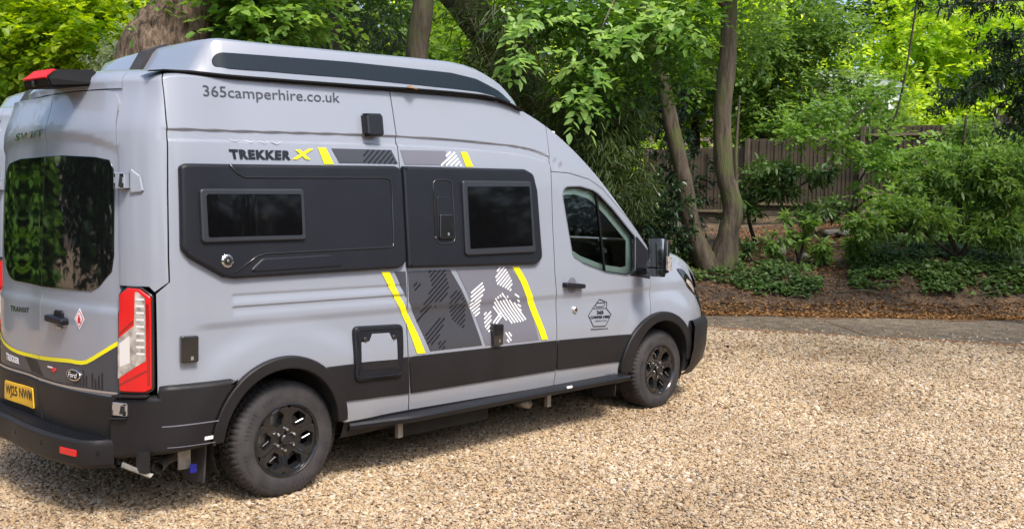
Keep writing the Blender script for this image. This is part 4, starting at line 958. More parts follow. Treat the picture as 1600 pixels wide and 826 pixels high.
def stone_mat():
    m, t, b = newmat('gravel_stones'); N = t.nodes.new; Lk = t.links.new
    a = N('ShaderNodeAttribute'); a.attribute_type = 'INSTANCER'; a.attribute_name = 'tone'
    ra = N('ShaderNodeValToRGB'); e = ra.color_ramp.elements; e[0].position = 0; e[0].color = (.11, .075, .045, 1); e[1].position = 1; e[1].color = (.84, .78, .64, 1)
    for p_, c in ((.07, (.27, .19, .115)), (.22, (.46, .35, .21)), (.4, (.57, .42, .24)), (.55, (.53, .43, .28)), (.74, (.68, .58, .40)), (.88, (.44, .39, .32))): x = ra.color_ramp.elements.new(p_); x.color = (*c, 1)
    geo = N('ShaderNodeNewGeometry'); n = N('ShaderNodeTexNoise'); n.inputs['Scale'].default_value = 90; n.inputs['Detail'].default_value = 3
    mx = N('ShaderNodeMix'); mx.data_type = 'RGBA'; mx.blend_type = 'MULTIPLY'; mx.inputs[0].default_value = .35
    Lk(a.outputs['Fac'], ra.inputs[0]); Lk(geo.outputs['Position'], n.inputs['Vector']); Lk(ra.outputs[0], mx.inputs[6]); Lk(n.outputs[0], mx.inputs[7]); Lk(mx.outputs[2], b.inputs['Base Color'])
    mx2 = N('ShaderNodeMix'); mx2.data_type = 'RGBA'; mx2.blend_type = 'MULTIPLY'; mx2.inputs[0].default_value = 1; n2 = N('ShaderNodeTexNoise'); n2.inputs['Scale'].default_value = .6; n2.inputs['Detail'].default_value = 4
    r2 = N('ShaderNodeValToRGB'); r2.color_ramp.elements[0].color = (.68, .60, .54, 1); r2.color_ramp.elements[1].color = (.93, .86, .82, 1); r2.color_ramp.elements[0].position = .38; r2.color_ramp.elements[1].position = .6
    Lk(geo.outputs['Position'], n2.inputs['Vector']); Lk(n2.outputs[0], r2.inputs[0]); Lk(mx.outputs[2], mx2.inputs[6]); Lk(r2.outputs[0], mx2.inputs[7]); Lk(mx2.outputs[2], b.inputs['Base Color'])
    b.inputs['Roughness'].default_value = .6
    return m
def soil_mat(name, cols, scale=6, scale2=60, rough=.95):
    m, t, b = newmat(name); N = t.nodes.new; Lk = t.links.new; tc = N('ShaderNodeTexCoord')
    n = N('ShaderNodeTexNoise'); n.inputs['Scale'].default_value = scale; n.inputs['Detail'].default_value = 9; n.inputs['Roughness'].default_value = .7
    n2 = N('ShaderNodeTexNoise'); n2.inputs['Scale'].default_value = scale2; n2.inputs['Detail'].default_value = 4
    ra = N('ShaderNodeValToRGB'); ra.color_ramp.elements[0].position = .3; ra.color_ramp.elements[1].position = .72
    ra.color_ramp.elements[0].color = (*cols[0], 1); ra.color_ramp.elements[1].color = (*cols[-1], 1)
    for i, c in enumerate(cols[1:-1]): x = ra.color_ramp.elements.new(.3+.42*(i+1)/(len(cols)-1)); x.color = (*c, 1)
    mp = N('ShaderNodeMath'); mp.operation = 'ADD'; ml = N('ShaderNodeMath'); ml.operation = 'MULTIPLY_ADD'; ml.inputs[1].default_value = .45; ml.inputs[2].default_value = -.225
    Lk(tc.outputs['Object'], n.inputs['Vector']); Lk(tc.outputs['Object'], n2.inputs['Vector']); Lk(n2.outputs[0], ml.inputs[0]); Lk(n.outputs[0], mp.inputs[0]); Lk(ml.outputs[0], mp.inputs[1]); Lk(mp.outputs[0], ra.inputs[0]); Lk(ra.outputs[0], b.inputs['Base Color'])
    bp = N('ShaderNodeBump'); bp.inputs['Distance'].default_value = .03; bp.inputs['Strength'].default_value = .8; Lk(mp.outputs[0], bp.inputs['Height']); Lk(bp.outputs[0], b.inputs['Normal']); b.inputs['Roughness'].default_value = rough
    return m
# gravel sheet, the worn lane, the earth bank
def strip(name, D0, D1, La, Lb, step, z, mt):
    """flat ribbon between two wavy edges given as functions of L"""
    n = int((Lb-La)/step); V = []
    for i in range(n+1):
        L = La+(Lb-La)*i/n; V += [DL(D0(L), L, z), DL(D1(L), L, z)]
    o = mesh(name, V, [(2*i, 2*i+2, 2*i+3, 2*i+1) for i in range(n)], mt); return props(o, kind='structure')
wob = lambda L, a, s=.9: a*noise.noise(Vector((L*s, a*37, 2)))+a*.5*noise.noise(Vector((L*4, a*31, 5)))
GRM = gravel_mat()
strip('gravel_drive', lambda L: -90, lambda L: 16.9, -90, 90, 10, 0, GRM)
lane_near = lambda L: 13.9-.34*(L-2.8)*(1 if L > -4 else 0)+(1.8 if L <= -4 else 0)+wob(L, .16)
strip('lane', lambda L: lane_near(L), lambda L: 16.8, -40, 40, .25, .004, soil_mat('worn_lane', [(.07, .052, .036), (.135, .105, .075), (.20, .16, .115), (.32, .25, .17)], 4, 90))
strip('leaf_litter_verge', lambda L: 15.45+wob(L, .3), lambda L: 16.95, -40, 40, .2, .008, soil_mat('litter_verge', [(.05, .03, .018), (.14, .072, .032), (.26, .135, .055)], 7, 70))
strip('leaf_litter_edge', lambda L: lane_near(L)-.16+wob(L+9, .08), lambda L: lane_near(L)+.16+wob(L+50, .16), -3, 14, .1, .010, soil_mat('litter_edge', [(.09, .045, .02), (.24, .115, .05), (.34, .19, .10)], 9, 70))
Ds = list(np.arange(15.9, 20, .12))+list(np.arange(20, 30, .4))+list(np.arange(30, 60, 2))+[60, 70, 85, 120]
Ls = list(np.arange(-60, -10, 2))+list(np.arange(-10, 2, .4))+list(np.arange(2, 14, .14))+list(np.arange(14, 24, .5))+list(np.arange(24, 90, 4))
V = []; 
for D in Ds:
    for L in Ls: V.append(DL(D, L, gz(D, L)-(.06 if D < 16 else 0)))
n = len(Ls); Fc = [(i*n+j, i*n+j+1, (i+1)*n+j+1, (i+1)*n+j) for i in range(len(Ds)-1) for j in range(n-1)]
props(mesh('earth_bank', V, [tuple(reversed(f)) for f in Fc] if False else Fc, soil_mat('bank_soil', [(.022, .016, .012), (.062, .042, .028), (.12, .075, .045), (.24, .15, .08)], 2.2, 38), smooth=True), kind='structure')

# loose stones: one object of stones set by geometry nodes
def stones():
    P = []; 
    def band(d0, d1, dens, sz):
        w0 = .60
        A = w0*(d1*d1-d0*d0); n_ = int(A*dens); D = np.sqrt(RNG.uniform(d0*d0, d1*d1, n_)); L = RNG.uniform(-w0, w0, n_)*D; P.append((D, L, RNG.normal(sz, sz*.28, n_).clip(sz*.35, sz*2.0)))
    band(2.9, 5.2, 8600, .0086); band(5.2, 8.0, 5600, .0104); band(8, 11, 2500, .0138); band(11, 14.6, 1300, .018)
    D = np.concatenate([p[0] for p in P]); L = np.concatenate([p[1] for p in P]); S = np.concatenate([p[2] for p in P])
    D2 = RNG.uniform(12.3, 16.2, 15000); L2 = RNG.uniform(-2, .62, 15000)*D2*.9+1; L2 = np.where(np.abs(L2) < 10, L2, 5); ln2 = np.array([lane_near(l) for l in L2]); k2 = D2 > ln2
    lane_n = int(k2.sum()); keep = D < np.array([lane_near(l) for l in L])-.02-np.abs(RNG.normal(0, .16, len(L)))+np.where(RNG.random(len(L)) < .07, RNG.uniform(0, 1.2, len(L)), 0); D, L, S = np.concatenate([D[keep], D2[k2]]), np.concatenate([L[keep], L2[k2]]), np.concatenate([S[keep], RNG.uniform(.006, .013, lane_n)])
    n_ = len(D); X = CAM[0]+FW.x*D+RT_.x*L; Y = CAM[1]+FW.y*D+RT_.y*L; Z = RNG.uniform(0, .012, n_)
    me = bpy.data.meshes.new('gravel_stones'); me.vertices.add(n_); me.vertices.foreach_set('co', np.stack([X, Y, Z], 1).ravel().astype(np.float32))
    def attr(nm, ty, arr, key): a = me.attributes.new(nm, ty, 'POINT'); a.data.foreach_set(key, arr.ravel().astype(np.float32))
    tn_ = RNG.random(n_); tn_[-lane_n:] *= .34; attr('tone', 'FLOAT', tn_, 'value'); attr('size', 'FLOAT_VECTOR', np.stack([S*RNG.uniform(.8, 1.45, n_), S*RNG.uniform(.7, 1.1, n_), S*RNG.uniform(.35, .65, n_)], 1), 'vector')
    attr('turn', 'FLOAT_VECTOR', np.stack([RNG.normal(0, .35, n_), RNG.normal(0, .35, n_), RNG.uniform(0, 6.28, n_)], 1), 'vector')
    o = link('gravel_stones', me, None); mt = stone_mat()
    ng = bpy.data.node_groups.new('stones', 'GeometryNodeTree'); ng.interface.new_socket('Geometry', in_out='INPUT', socket_type='NodeSocketGeometry'); ng.interface.new_socket('Geometry', in_out='OUTPUT', socket_type='NodeSocketGeometry')
    N = ng.nodes.new; gi = N('NodeGroupInput'); go = N('NodeGroupOutput'); ip = N('GeometryNodeInstanceOnPoints'); ico = N('GeometryNodeMeshIcoSphere'); ico.inputs['Radius'].default_value = 1; ico.inputs['Subdivisions'].default_value = 2
    sp_ = N('GeometryNodeSetPosition'); nz = N('ShaderNodeTexNoise'); nz.inputs['Scale'].default_value = 1.1; vm = N('ShaderNodeVectorMath'); vm.operation = 'MULTIPLY_ADD'; vm.inputs[1].default_value = (.9, .9, .9); vm.inputs[2].default_value = (-.45, -.45, -.45)
    sm = N('GeometryNodeSetMaterial'); sm.inputs['Material'].default_value = mt; a1 = N('GeometryNodeInputNamedAttribute'); a1.data_type = 'FLOAT_VECTOR'; a1.inputs['Name'].default_value = 'size'; a2 = N('GeometryNodeInputNamedAttribute'); a2.data_type = 'FLOAT_VECTOR'; a2.inputs['Name'].default_value = 'turn'
    e2r = N('FunctionNodeEulerToRotation'); L_ = ng.links.new
    L_(gi.outputs[0], ip.inputs['Points']); L_(ico.outputs[0], sp_.inputs['Geometry']); L_(nz.outputs['Color'], vm.inputs[0]); L_(vm.outputs[0], sp_.inputs['Offset']); L_(sp_.outputs[0], sm.inputs['Geometry']); L_(sm.outputs[0], ip.inputs['Instance'])
    L_(a1.outputs[0], ip.inputs['Scale']); L_(a2.outputs[0], e2r.inputs[0]); L_(e2r.outputs[0], ip.inputs['Rotation']); L_(ip.outputs[0], go.inputs[0])
    md = o.modifiers.new('stones', 'NODES'); md.node_group = ng
    return props(o, 'pale tan and brown flint gravel lying loose all over the drive', 'gravel', kind='stuff')
stones()

# ---------------------------------------------------------------- leaves
def leaf_mat(name, ca, cb, trans=.35, rough=.42, spec=.4):
    m = bpy.data.materials.new(name); m.use_nodes = True; t = m.node_tree; b = t.nodes['Principled BSDF']; N = t.nodes.new; Lk = t.links.new; o = t.nodes['Material Output']
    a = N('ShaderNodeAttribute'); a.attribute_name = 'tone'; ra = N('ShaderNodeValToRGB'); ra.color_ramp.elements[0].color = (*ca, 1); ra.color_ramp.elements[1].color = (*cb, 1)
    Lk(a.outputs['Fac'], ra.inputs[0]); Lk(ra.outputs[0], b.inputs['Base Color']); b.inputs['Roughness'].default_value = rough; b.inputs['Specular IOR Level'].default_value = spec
    tr = N('ShaderNodeBsdfTranslucent'); mx = N('ShaderNodeMixShader'); mx.inputs[0].default_value = trans; hs = N('ShaderNodeHueSaturation'); hs.inputs['Hue'].default_value = .485; hs.inputs['Saturation'].default_value = 1.15; hs.inputs['Value'].default_value = 1.7
    Lk(ra.outputs[0], hs.inputs['Color']); Lk(hs.outputs[0], tr.inputs[0]); Lk(b.outputs[0], mx.inputs[1]); Lk(tr.outputs[0], mx.inputs[2]); Lk(mx.outputs[0], o.inputs[0]); return m
LM = dict(
    bright=leaf_mat('spring_leaf', (.13, .26, .02), (.50, .62, .07), .5),
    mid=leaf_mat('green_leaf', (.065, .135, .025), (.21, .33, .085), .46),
    fresh=leaf_mat('fresh_leaf', (.075, .175, .03), (.26, .41, .09), .44),
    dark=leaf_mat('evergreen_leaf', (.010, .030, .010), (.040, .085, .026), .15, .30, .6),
    bamboo=leaf_mat('bamboo_leaf', (.022, .045, .012), (.12, .17, .045), .30),
    ivy=leaf_mat('ivy_leaf', (.035, .075, .018), (.13, .22, .055), .25),
    pale=leaf_mat('sunlit_leaf', (.13, .27, .06), (.34, .48, .17), .5),  # beech green made paler, sunlight put into the colour
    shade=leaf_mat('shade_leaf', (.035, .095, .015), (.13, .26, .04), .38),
    variegated=leaf_mat('variegated_leaf', (.14, .20, .09), (.62, .66, .50), .35),
    far=leaf_mat('far_leaf', (.17, .33, .03), (.62, .74, .14), .52),
    litter=leaf_mat('fallen_leaf', (.07, .035, .015), (.40, .22, .09), .1, .8, .1))
WID = dict(beech=.30, maple=.42, bamboo=.055, laurel=.17, ivy=.46, far=.40, litter=.32)
def unit(a): return a/np.maximum(np.linalg.norm(a, axis=-1, keepdims=True), 1e-9)
def leaf_mesh(name, O, A, Nn, S, wid, mt, parent=None, tone=None):
    n = len(O); A = unit(A); B = unit(np.cross(Nn, A)); Nn = np.cross(A, B); S = S[:, None]; w = S*wid; up = np.array([0, 0, 1.])
    V = np.empty((n, 6, 3)); V[:, 0] = O; V[:, 1] = O+A*S*.34+B*w+Nn*w*.25; V[:, 2] = O+A*S*.72+B*w*.72+Nn*w*.12-up*S*.05; V[:, 3] = O+A*S-up*S*.14
    V[:, 4] = O+A*S*.72-B*w*.72+Nn*w*.12-up*S*.05; V[:, 5] = O+A*S*.34-B*w+Nn*w*.25
    base = (np.arange(n)*6)[:, None]; idx = np.concatenate([base+np.array([0, 1, 2, 3]), base+np.array([0, 3, 4, 5])], 1).reshape(-1)
    me = bpy.data.meshes.new(name); me.vertices.add(n*6); me.vertices.foreach_set('co', V.reshape(-1).astype(np.float32)); me.loops.add(n*8); me.loops.foreach_set('vertex_index', idx.astype(np.int32))
    me.polygons.add(n*2); me.polygons.foreach_set('loop_start', (np.arange(n*2)*4).astype(np.int32)); me.update(calc_edges=True)
    t = RNG.random(n) if tone is None else tone; a = me.attributes.new('tone', 'FLOAT', 'FACE'); a.data.foreach_set('value', np.repeat(t, 2).astype(np.float32))
    return link(name, me, mt, parent)
def sprays(blobs, size, mode, per=9, tl=.5, shell=.45):
    """leafy twigs spread through ellipsoids: blobs = (centre, (rx, ry, rz), number of twigs)"""
    Os, As, Ns, Ss, Ts = [], [], [], [], []
    for c, r, k in blobs:
        c = np.array(c); r = np.array(r if hasattr(r, '__len__') else (r, r, r)); q = RNG.normal(size=(k, 3)); q = unit(q)*(RNG.random((k, 1))**shell)
        # uneven outline: pull and push by a low noise
        sc_ = np.array([.78+.55*noise.noise(Vector(v*1.7)+Vector(c)*.31) for v in q])[:, None]; T = c+q*sc_*r
        d = unit(q*np.array([1, 1, .5])+RNG.normal(0, .55, (k, 3))+np.array([0, 0, -.15])); up = np.array([0, 0, 1.])
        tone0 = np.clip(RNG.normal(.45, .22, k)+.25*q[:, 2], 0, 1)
        if mode == 'bamboo': d = unit(q*np.array([1, 1, 0])+RNG.normal(0, .5, (k, 3))+np.array([0, 0, -.7]))
        side = unit(np.cross(d, up)+RNG.normal(0, .12, (k, 3)))
        for j in range(per):
            t = (j+.5)/per; sg = 1 if j % 2 else -1
            O = T+d*(t*tl)[..., None] if False else T+d*t*tl-up*(.12*t*t*tl)
            if mode == 'bamboo': A = d+side*sg*RNG.uniform(.1, .7, (k, 1))+RNG.normal(0, .18, (k, 3)); O = T+RNG.normal(0, tl*.3, (k, 3))
            elif mode == 'laurel':
                a_ = RNG.uniform(0, 6.28, (k, 1)); A = d*.7+side*np.cos(a_)*.9+np.cross(side, d)*np.sin(a_)*.9; O = T+d*(t*tl*.5)
            else: A = d*.55+side*sg*.85+RNG.normal(0, .22, (k, 3))
            if j == per-1: A = d
            Os.append(O+RNG.normal(0, .012, (k, 3))); As.append(A); Ns.append(up+RNG.normal(0, .38, (k, 3))+d*.1); Ss.append(size*RNG.uniform(.6, 1.2, k)); Ts.append(np.clip(tone0+RNG.normal(0, .13, k), 0, 1))
    return [np.concatenate(x) for x in (Os, As, Ns, Ss, Ts)]
def foliage(name, blobs, size, mode, mt, parent, **k):
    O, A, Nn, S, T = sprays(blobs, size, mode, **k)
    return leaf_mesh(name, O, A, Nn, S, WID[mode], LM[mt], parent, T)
def bark_mat(name, c0, c1, sc_=14, moss=0):
    m, t, b = newmat(name); N = t.nodes.new; Lk = t.links.new; tc = N('ShaderNodeTexCoord'); mp = N('ShaderNodeMapping'); mp.inputs['Scale'].default_value = (1, 1, .22)
    n = N('ShaderNodeTexNoise'); n.inputs['Scale'].default_value = sc_; n.inputs['Detail'].default_value = 8; n.inputs['Roughness'].default_value = .65
    ra = N('ShaderNodeValToRGB'); ra.color_ramp.elements[0].color = (*c0, 1); ra.color_ramp.elements[1].color = (*c1, 1); ra.color_ramp.elements[0].position = .36; ra.color_ramp.elements[1].position = .64
    Lk(tc.outputs['Object'], mp.inputs[0]); Lk(mp.outputs[0], n.inputs['Vector']); Lk(n.outputs[0], ra.inputs[0]); last = ra.outputs[0]
    if moss:
        n2 = N('ShaderNodeTexNoise'); n2.inputs['Scale'].default_value = 2.5; n2.inputs['Detail'].default_value = 5; r2 = N('ShaderNodeValToRGB'); r2.color_ramp.elements[0].position = .46; r2.color_ramp.elements[1].position = .68
        mx = N('ShaderNodeMix'); mx.data_type = 'RGBA'; mx.inputs[7].default_value = (.09, .11, .03, 1); Lk(tc.outputs['Object'], n2.inputs['Vector']); Lk(n2.outputs[0], r2.inputs[0]); Lk(r2.outputs[0], mx.inputs[0]); Lk(last, mx.inputs[6]); last = mx.outputs[2]
    Lk(last, b.inputs['Base Color']); b.inputs['Roughness'].default_value = .9; bp = N('ShaderNodeBump'); bp.inputs['Distance'].default_value = .06; bp.inputs['Strength'].default_value = 1; Lk(n.outputs[0], bp.inputs['Height']); Lk(bp.outputs[0], b.inputs['Normal']); return m
BK = dict(oak=bark_mat('furrowed_bark', (.035, .024, .016), (.26, .18, .12), 24), beech=bark_mat('smooth_bark', (.045, .034, .024), (.145, .112, .080), 9, 1), dark=bark_mat('dark_bark', (.02, .016, .012), (.07, .055, .042), 9))
def limb(mb, pts, rad, n=12, rough=.06, sub=5, ridge=0):
    P = pathpts(pts, sub); m = len(P); rr = [interp([(i*(m-1)/(len(rad)-1), r) for i, r in enumerate(rad)], k) for k in range(m)]
    k0 = len(mb.v); mb.tube(P, rr, n); 
    for i in range(k0, len(mb.v)):
        v = Vector(mb.v[i]); c = P[(i-k0)//n]; d = v-c; k_ = (i-k0) % n; f = 1+rough*2*noise.noise(Vector((v.x*4, v.y*4, v.z*1.3)))+rough*noise.noise(v*9)-ridge*(1-min(1, abs(noise.noise(Vector((math.cos(k_*6.283/n)*5, math.sin(k_*6.283/n)*5, v.z*.9))))*4)); mb.v[i] = tuple(c+d*f)
def tree(name, label, cat, base, trunks, crowns, bark, group=None, tn=12):
    """trunks: list of (points, radii); crowns: list of (name, blobs, leaf size, mode, material, kwargs)"""
    t = empty(name, base); props(t, label, cat, group); b = Vector(base)
    for i, (pts, rad) in enumerate(trunks):
        big = rad[0] > .6; mb = MB(); limb(mb, [Vector(p)-b for p in pts], rad, (110 if big else tn) if i < 2 else 7, .05 if rad[0] < .3 else .07, 16 if big else 7, .055 if big else .0); mb.build('trunk' if rad[0] > .07 else 'branch', BK[bark], t, True)
    for nm, blobs, size, mode, mt, k in crowns:
        foliage(nm, [(tuple(Vector(c)-b), r, kk) for c, r, kk in blobs], size, mode, mt, t, **k)
    return t
def G(px, D, dz=0): g = ground_at(px, D); return g+Vector((0, 0, dz))
def B(px, py, D, rx, rz, k, ry=None): return (tuple(at(px, py, D)), (rx, ry or rx, rz), k)

# the oak behind the vans
b0 = G(262, 12.6)
b0.z = 0
tree('oak_tree', 'massive furrowed oak trunk leaning behind the camper van roof', 'tree', b0,
     [([b0+Vector((0, 0, -.2)), b0+Vector((0, 0, 1.2)), at(258, 110, 12.6), at(276, 60, 12.6), at(299, 0, 12.6), at(322, -90, 12.6), at(335, -260, 12.4)], [.85, .76, .62, .50, .415, .38, .34]),
      ([at(300, -40, 12.6), at(420, -160, 12.8), at(560, -260, 13)], [.25, .18, .1]), ([at(300, -30, 12.6), at(180, -150, 12.2), at(60, -220, 11.8)], [.22, .15, .08])],
     [('crown', [B(330, -330, 12.6, 2.6, 1.3, 240), B(600, -250, 13, 2.0, .9, 150), B(60, -280, 12, 2.0, .9, 130), B(215, 0, 11.9, .10, .22, 7)], .12, 'beech', 'mid', {})], 'oak', tn=40)
# maple wall at the far left
b0 = G(110, 16); b0.z = 0
tree('maple_tree', 'bright yellow-green maple filling the top left corner beyond the vans', 'tree', b0,
     [([b0, at(118, 140, 16), at(114, 40, 16), at(108, -60, 16)], [.07, .05, .045, .03]), ([b0, at(30, 100, 16), at(-10, 20, 16)], [.06, .04, .03]), ([at(118, 120, 16), at(190, 40, 16), at(220, -30, 16)], [.04, .03, .02])],
     [('crown', [B(20, 40, 16, 1.8, 1.3, 330), B(110, 40, 15.5, 1.4, 1.2, 360), B(175, 20, 16.2, 1.0, 1.0, 230), B(60, -50, 16, 2.4, .9, 300), B(-90, 60, 15, 1.8, 1.8, 200), B(150, 80, 15.2, .8, .5, 120)], .125, 'maple', 'bright', dict(tl=.45)),
      ('lower_crown', [B(40, 150, 16.5, 2.2, .9, 420), B(150, 125, 17, 1.3, .6, 220), B(-60, 200, 16, 1.6, 1.4, 160), B(10, 210, 17, 1.5, .8, 200)], .12, 'beech', 'mid', {})], 'dark')  # darker green here paints the shadow low in the maple
b0 = G(210, 14.5); b0.z = 0
tree('variegated_shrub', 'cream-edged variegated shrub beside the foot of the oak', 'shrub', b0, [([b0, at(205, 150, 14.5), at(200, 90, 14.5)], [.04, .03, .02])],
     [('crown', [B(195, 85, 14.4, .48, .45, 130), B(165, 105, 14.5, .4, .25, 50)], .07, 'laurel', 'variegated', dict(tl=.25))], 'dark')
# hazel right of the oak
b0 = G(400, 13.2); b0.z = 0
tree('hazel_bush', 'mid green hazel boughs right of the oak trunk above the van roof', 'bush', b0, [([b0, at(400, 120, 13.2), at(380, 20, 13.2)], [.06, .04, .025]), ([b0, at(440, 100, 13.2), at(450, -10, 13.2)], [.05, .035, .02])],
     [('crown', [B(395, 25, 12.6, .75, .7, 170), B(385, 0, 12.4, .4, .5, 50), B(455, 20, 13.4, .8, .8, 130), B(420, -70, 12.8, 1.2, .6, 120)], .13, 'maple', 'fresh', dict(tl=.4))], 'dark')
b0 = G(520, 15); b0.z = 0
tree('yew_tree', 'dark yew mass behind the middle of the van roof', 'tree', b0, [([b0, at(520, 100, 15), at(530, -50, 15)], [.16, .12, .09])],
     [('crown', [B(500, 40, 15.4, 1.3, 1.3, 420), B(590, 50, 15.8, 1.0, 1.2, 330), B(560, -60, 15.4, 1.8, .8, 300)], .12, 'bamboo', 'dark', dict(tl=.3))], 'dark')
b0 = G(655, 14.6); b0.z = 0
tree('slim_tree', 'slim bare brown trunk rising straight behind the van roof', 'tree', b0, [([b0, at(650, 160, 14.6), at(652, 80, 14.6), at(658, 30, 14.6), at(665, -40, 14.6), at(660, -200, 14.6)], [.19, .17, .165, .165, .13, .10]), ([at(664, -10, 14.6), at(700, -80, 14.4), at(760, -140, 14.2)], [.08, .06, .04])],
     [('crown', [B(680, -170, 14.6, 2.0, .9, 170)], .12, 'beech', 'mid', {})], 'beech', tn=16)
# leaning trunk with the bamboo
b0 = G(960, 16.6)
tree('leaning_tree', 'thick dark trunk leaning left behind the bamboo', 'tree', b0, [([b0+Vector((0, 0, -.2)), at(925, 330, 16.6), at(868, 210, 16.6), at(790, 90, 16.6), at(700, -30, 16.6), at(640, -140, 16.6)], [.46, .40, .36, .33, .30, .25]), ([at(800, 105, 16.6), at(840, 10, 16.4), at(850, -90, 16.2)], [.16, .12, .09])],
     [('crown', [B(760, -130, 16.4, 2.4, .8, 180), B(850, -60, 16.6, 1.4, .6, 120)], .12, 'beech', 'mid', {})], 'dark', tn=20)
def bamboo(label, base_px, D, culms, blobs, sz=.2):
    b = G(base_px, D); t = empty('bamboo_clump', b); props(t, label, 'bamboo', 'bamboo clumps behind the van')
    for i in range(culms):
        q = b+Vector((RNG.normal(-.25, .3), RNG.normal(.25, .3), 0)); dx = -abs(RNG.normal(0, .35)); mb = MB(); mb.tube(pathpts([q-b, q-b+Vector((dx*.2, 0, 1.8)), q-b+Vector((dx*.8, dx*.3, 3.6)), q-b+Vector((dx*2, dx*.6, 4.6))], 5), [.012]*11+[.008]*5, 6); mb.build('culm', BK['beech'], t, True)
    foliage('leaves', [(tuple(Vector(c)-b), r, k) for c, r, k in blobs], sz, 'bamboo', 'bamboo', t, tl=.35, per=10)
bamboo('tall bamboo hanging over the front of the camper roof', 860, 15.6, 5, [B(800, 110, 15.6, .9, 1.1, 240), B(880, 190, 15.4, .9, 1.0, 260), B(800, 20, 15.8, 1.3, .8, 200), B(760, 70, 16.6, .6, .6, 80)])
bamboo('bamboo drooping beside the camper windscreen with yellowish tips', 985, 15.0, 3, [B(935, 260, 14.8, .7, .9, 260), B(965, 200, 15.2, .65, .8, 200), B(915, 300, 15, .6, .7, 150), B(985, 300, 14.8, .5, .45, 90)])
# dark evergreen hollow behind the bonnet
b0 = G(1000, 17.4)
tree('laurel_bush', 'dark glossy laurel in the deep shade behind the van bonnet', 'bush', b0, [([b0, b0+Vector((0, 0, 1)), at(1000, 250, 17.4)], [.06, .05, .03])],
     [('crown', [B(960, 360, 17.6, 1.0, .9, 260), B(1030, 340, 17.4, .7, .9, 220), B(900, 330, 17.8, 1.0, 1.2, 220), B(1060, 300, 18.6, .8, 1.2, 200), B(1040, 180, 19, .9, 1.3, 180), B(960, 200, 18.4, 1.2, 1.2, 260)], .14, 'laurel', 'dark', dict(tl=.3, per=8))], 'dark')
# the twin-stemmed beech on the bank
b0 = G(1118, 18.0)
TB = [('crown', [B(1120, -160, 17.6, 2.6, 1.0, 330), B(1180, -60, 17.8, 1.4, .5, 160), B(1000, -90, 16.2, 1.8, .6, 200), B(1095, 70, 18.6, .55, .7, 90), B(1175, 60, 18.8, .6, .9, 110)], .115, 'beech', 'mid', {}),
      ('low_boughs', [B(1020, 50, 14.4, .65, .5, 110), B(930, 30, 14.2, .85, .4, 120), B(850, 15, 14.0, .7, .35, 90), B(905, 130, 14.4, .45, .6, 70), B(1050, 120, 15, .3, .5, 44), B(960, 120, 14.8, .45, .55, 60), B(1090, 20, 15, .5, .4, 60)], .12, 'beech', 'shade', dict(tl=.45)),  # darker leaf colour paints shade into the low boughs
      ('sunlit_sprays', [B(925, 80, 11.2, .22, .25, 11), B(900, 145, 11.2, .08, .22, 6), B(808, 75, 11.0, .16, .22, 9), B(1060, 30, 11.6, .25, .2, 10), B(845, 30, 11.2, .25, .15, 8), B(980, 40, 11.4, .2, .15, 8)], .135, 'beech', 'pale', dict(tl=.4, per=10))]  # paler leaf colour stands in for sun on these sprays
tree('beech_tree', 'twin-stemmed beech on the bank right of the van bonnet', 'tree', b0,
     [([b0+Vector((0, 0, -.25)), at(1112, 425, 18), at(1085, 370, 18), at(1070, 290, 18), at(1048, 190, 18), at(1030, 110, 18), at(1000, 0, 18), at(980, -120, 18)], [.36, .25, .18, .155, .14, .13, .115, .09]),
      ([b0+Vector((0, 0, -.25)), at(1124, 425, 18.05), at(1136, 370, 18.05), at(1145, 325, 18.05), at(1131, 262, 18.05), at(1130, 170, 18.05), at(1137, 90, 18), at(1140, 0, 18), at(1150, -140, 18)], [.34, .27, .205, .185, .170, .165, .158, .14, .12]),
      ([at(1150, 420, 18.05), at(1152, 330, 18.05), at(1150, 240, 18.1), at(1156, 150, 18.2)], [.05, .035, .03, .02]),
      ([at(1138, 20, 18), at(1070, -60, 16), at(1000, -60, 14), at(930, -30, 12.5), at(880, 0, 11.6)], [.06, .05, .035, .02, .01]), ([at(1000, -60, 14), at(960, 0, 12.4), at(925, 85, 11.2)], [.02, .012, .005])]
      +[([b0, at(1118+dx, 440+dy, 17.6)], [.16, .04]) for dx, dy in ((-45, 30), (30, 22), (60, 2))], TB, 'beech', tn=24)
b0 = DL(9.0, 9.5, 0)  # unseen tree added so that its canopy shades the bank and far gravel
tree('added_shade_tree', 'added unseen beech beyond the right edge, its canopy placed to shade the bank', 'tree', b0, [([b0, b0+Vector((0, 0, 4)), b0+Vector((.2, .2, 8))], [.28, .24, .18]), ([b0+Vector((0, 0, 5)), b0+Vector((-1, 3, 7.5)), DL(13.5, 5, 8)], [.14, .1, .05]), ([b0+Vector((0, 0, 5)), b0+Vector((2, 1, 7.5)), DL(14, 12, 8)], [.14, .1, .05])],
     [('crown', [(tuple(DL(12.6, 3.5, 7.8)), (1.9, 1.9, .6), 85), (tuple(DL(13.2, 7, 8.0)), (2.2, 2.2, .8), 120), (tuple(DL(12.8, 11, 8.2)), (2.2, 2.2, .8), 120), (tuple(DL(14, 15, 8.4)), (2.6, 2.6, 1), 130), (tuple(DL(9.2, 7.5, 7.8)), (1.6, 1.6, .6), 55), (tuple(DL(9.0, 11.5, 8)), (1.8, 1.8, .7), 75), (tuple(DL(15.5, 9, 8.6)), (1.8, 1.8, .7), 60), (tuple(DL(7.4, 6.8, 7.8)), (1.5, 1.5, .5), 60), (tuple(DL(7.2, 10.2, 8)), (1.7, 1.7, .6), 75), (tuple(DL(10.6, 5.2, 7.8)), (1.5, 1.5, .5), 60)], .17, 'beech', 'mid', dict(tl=.7))], 'beech', tn=16)
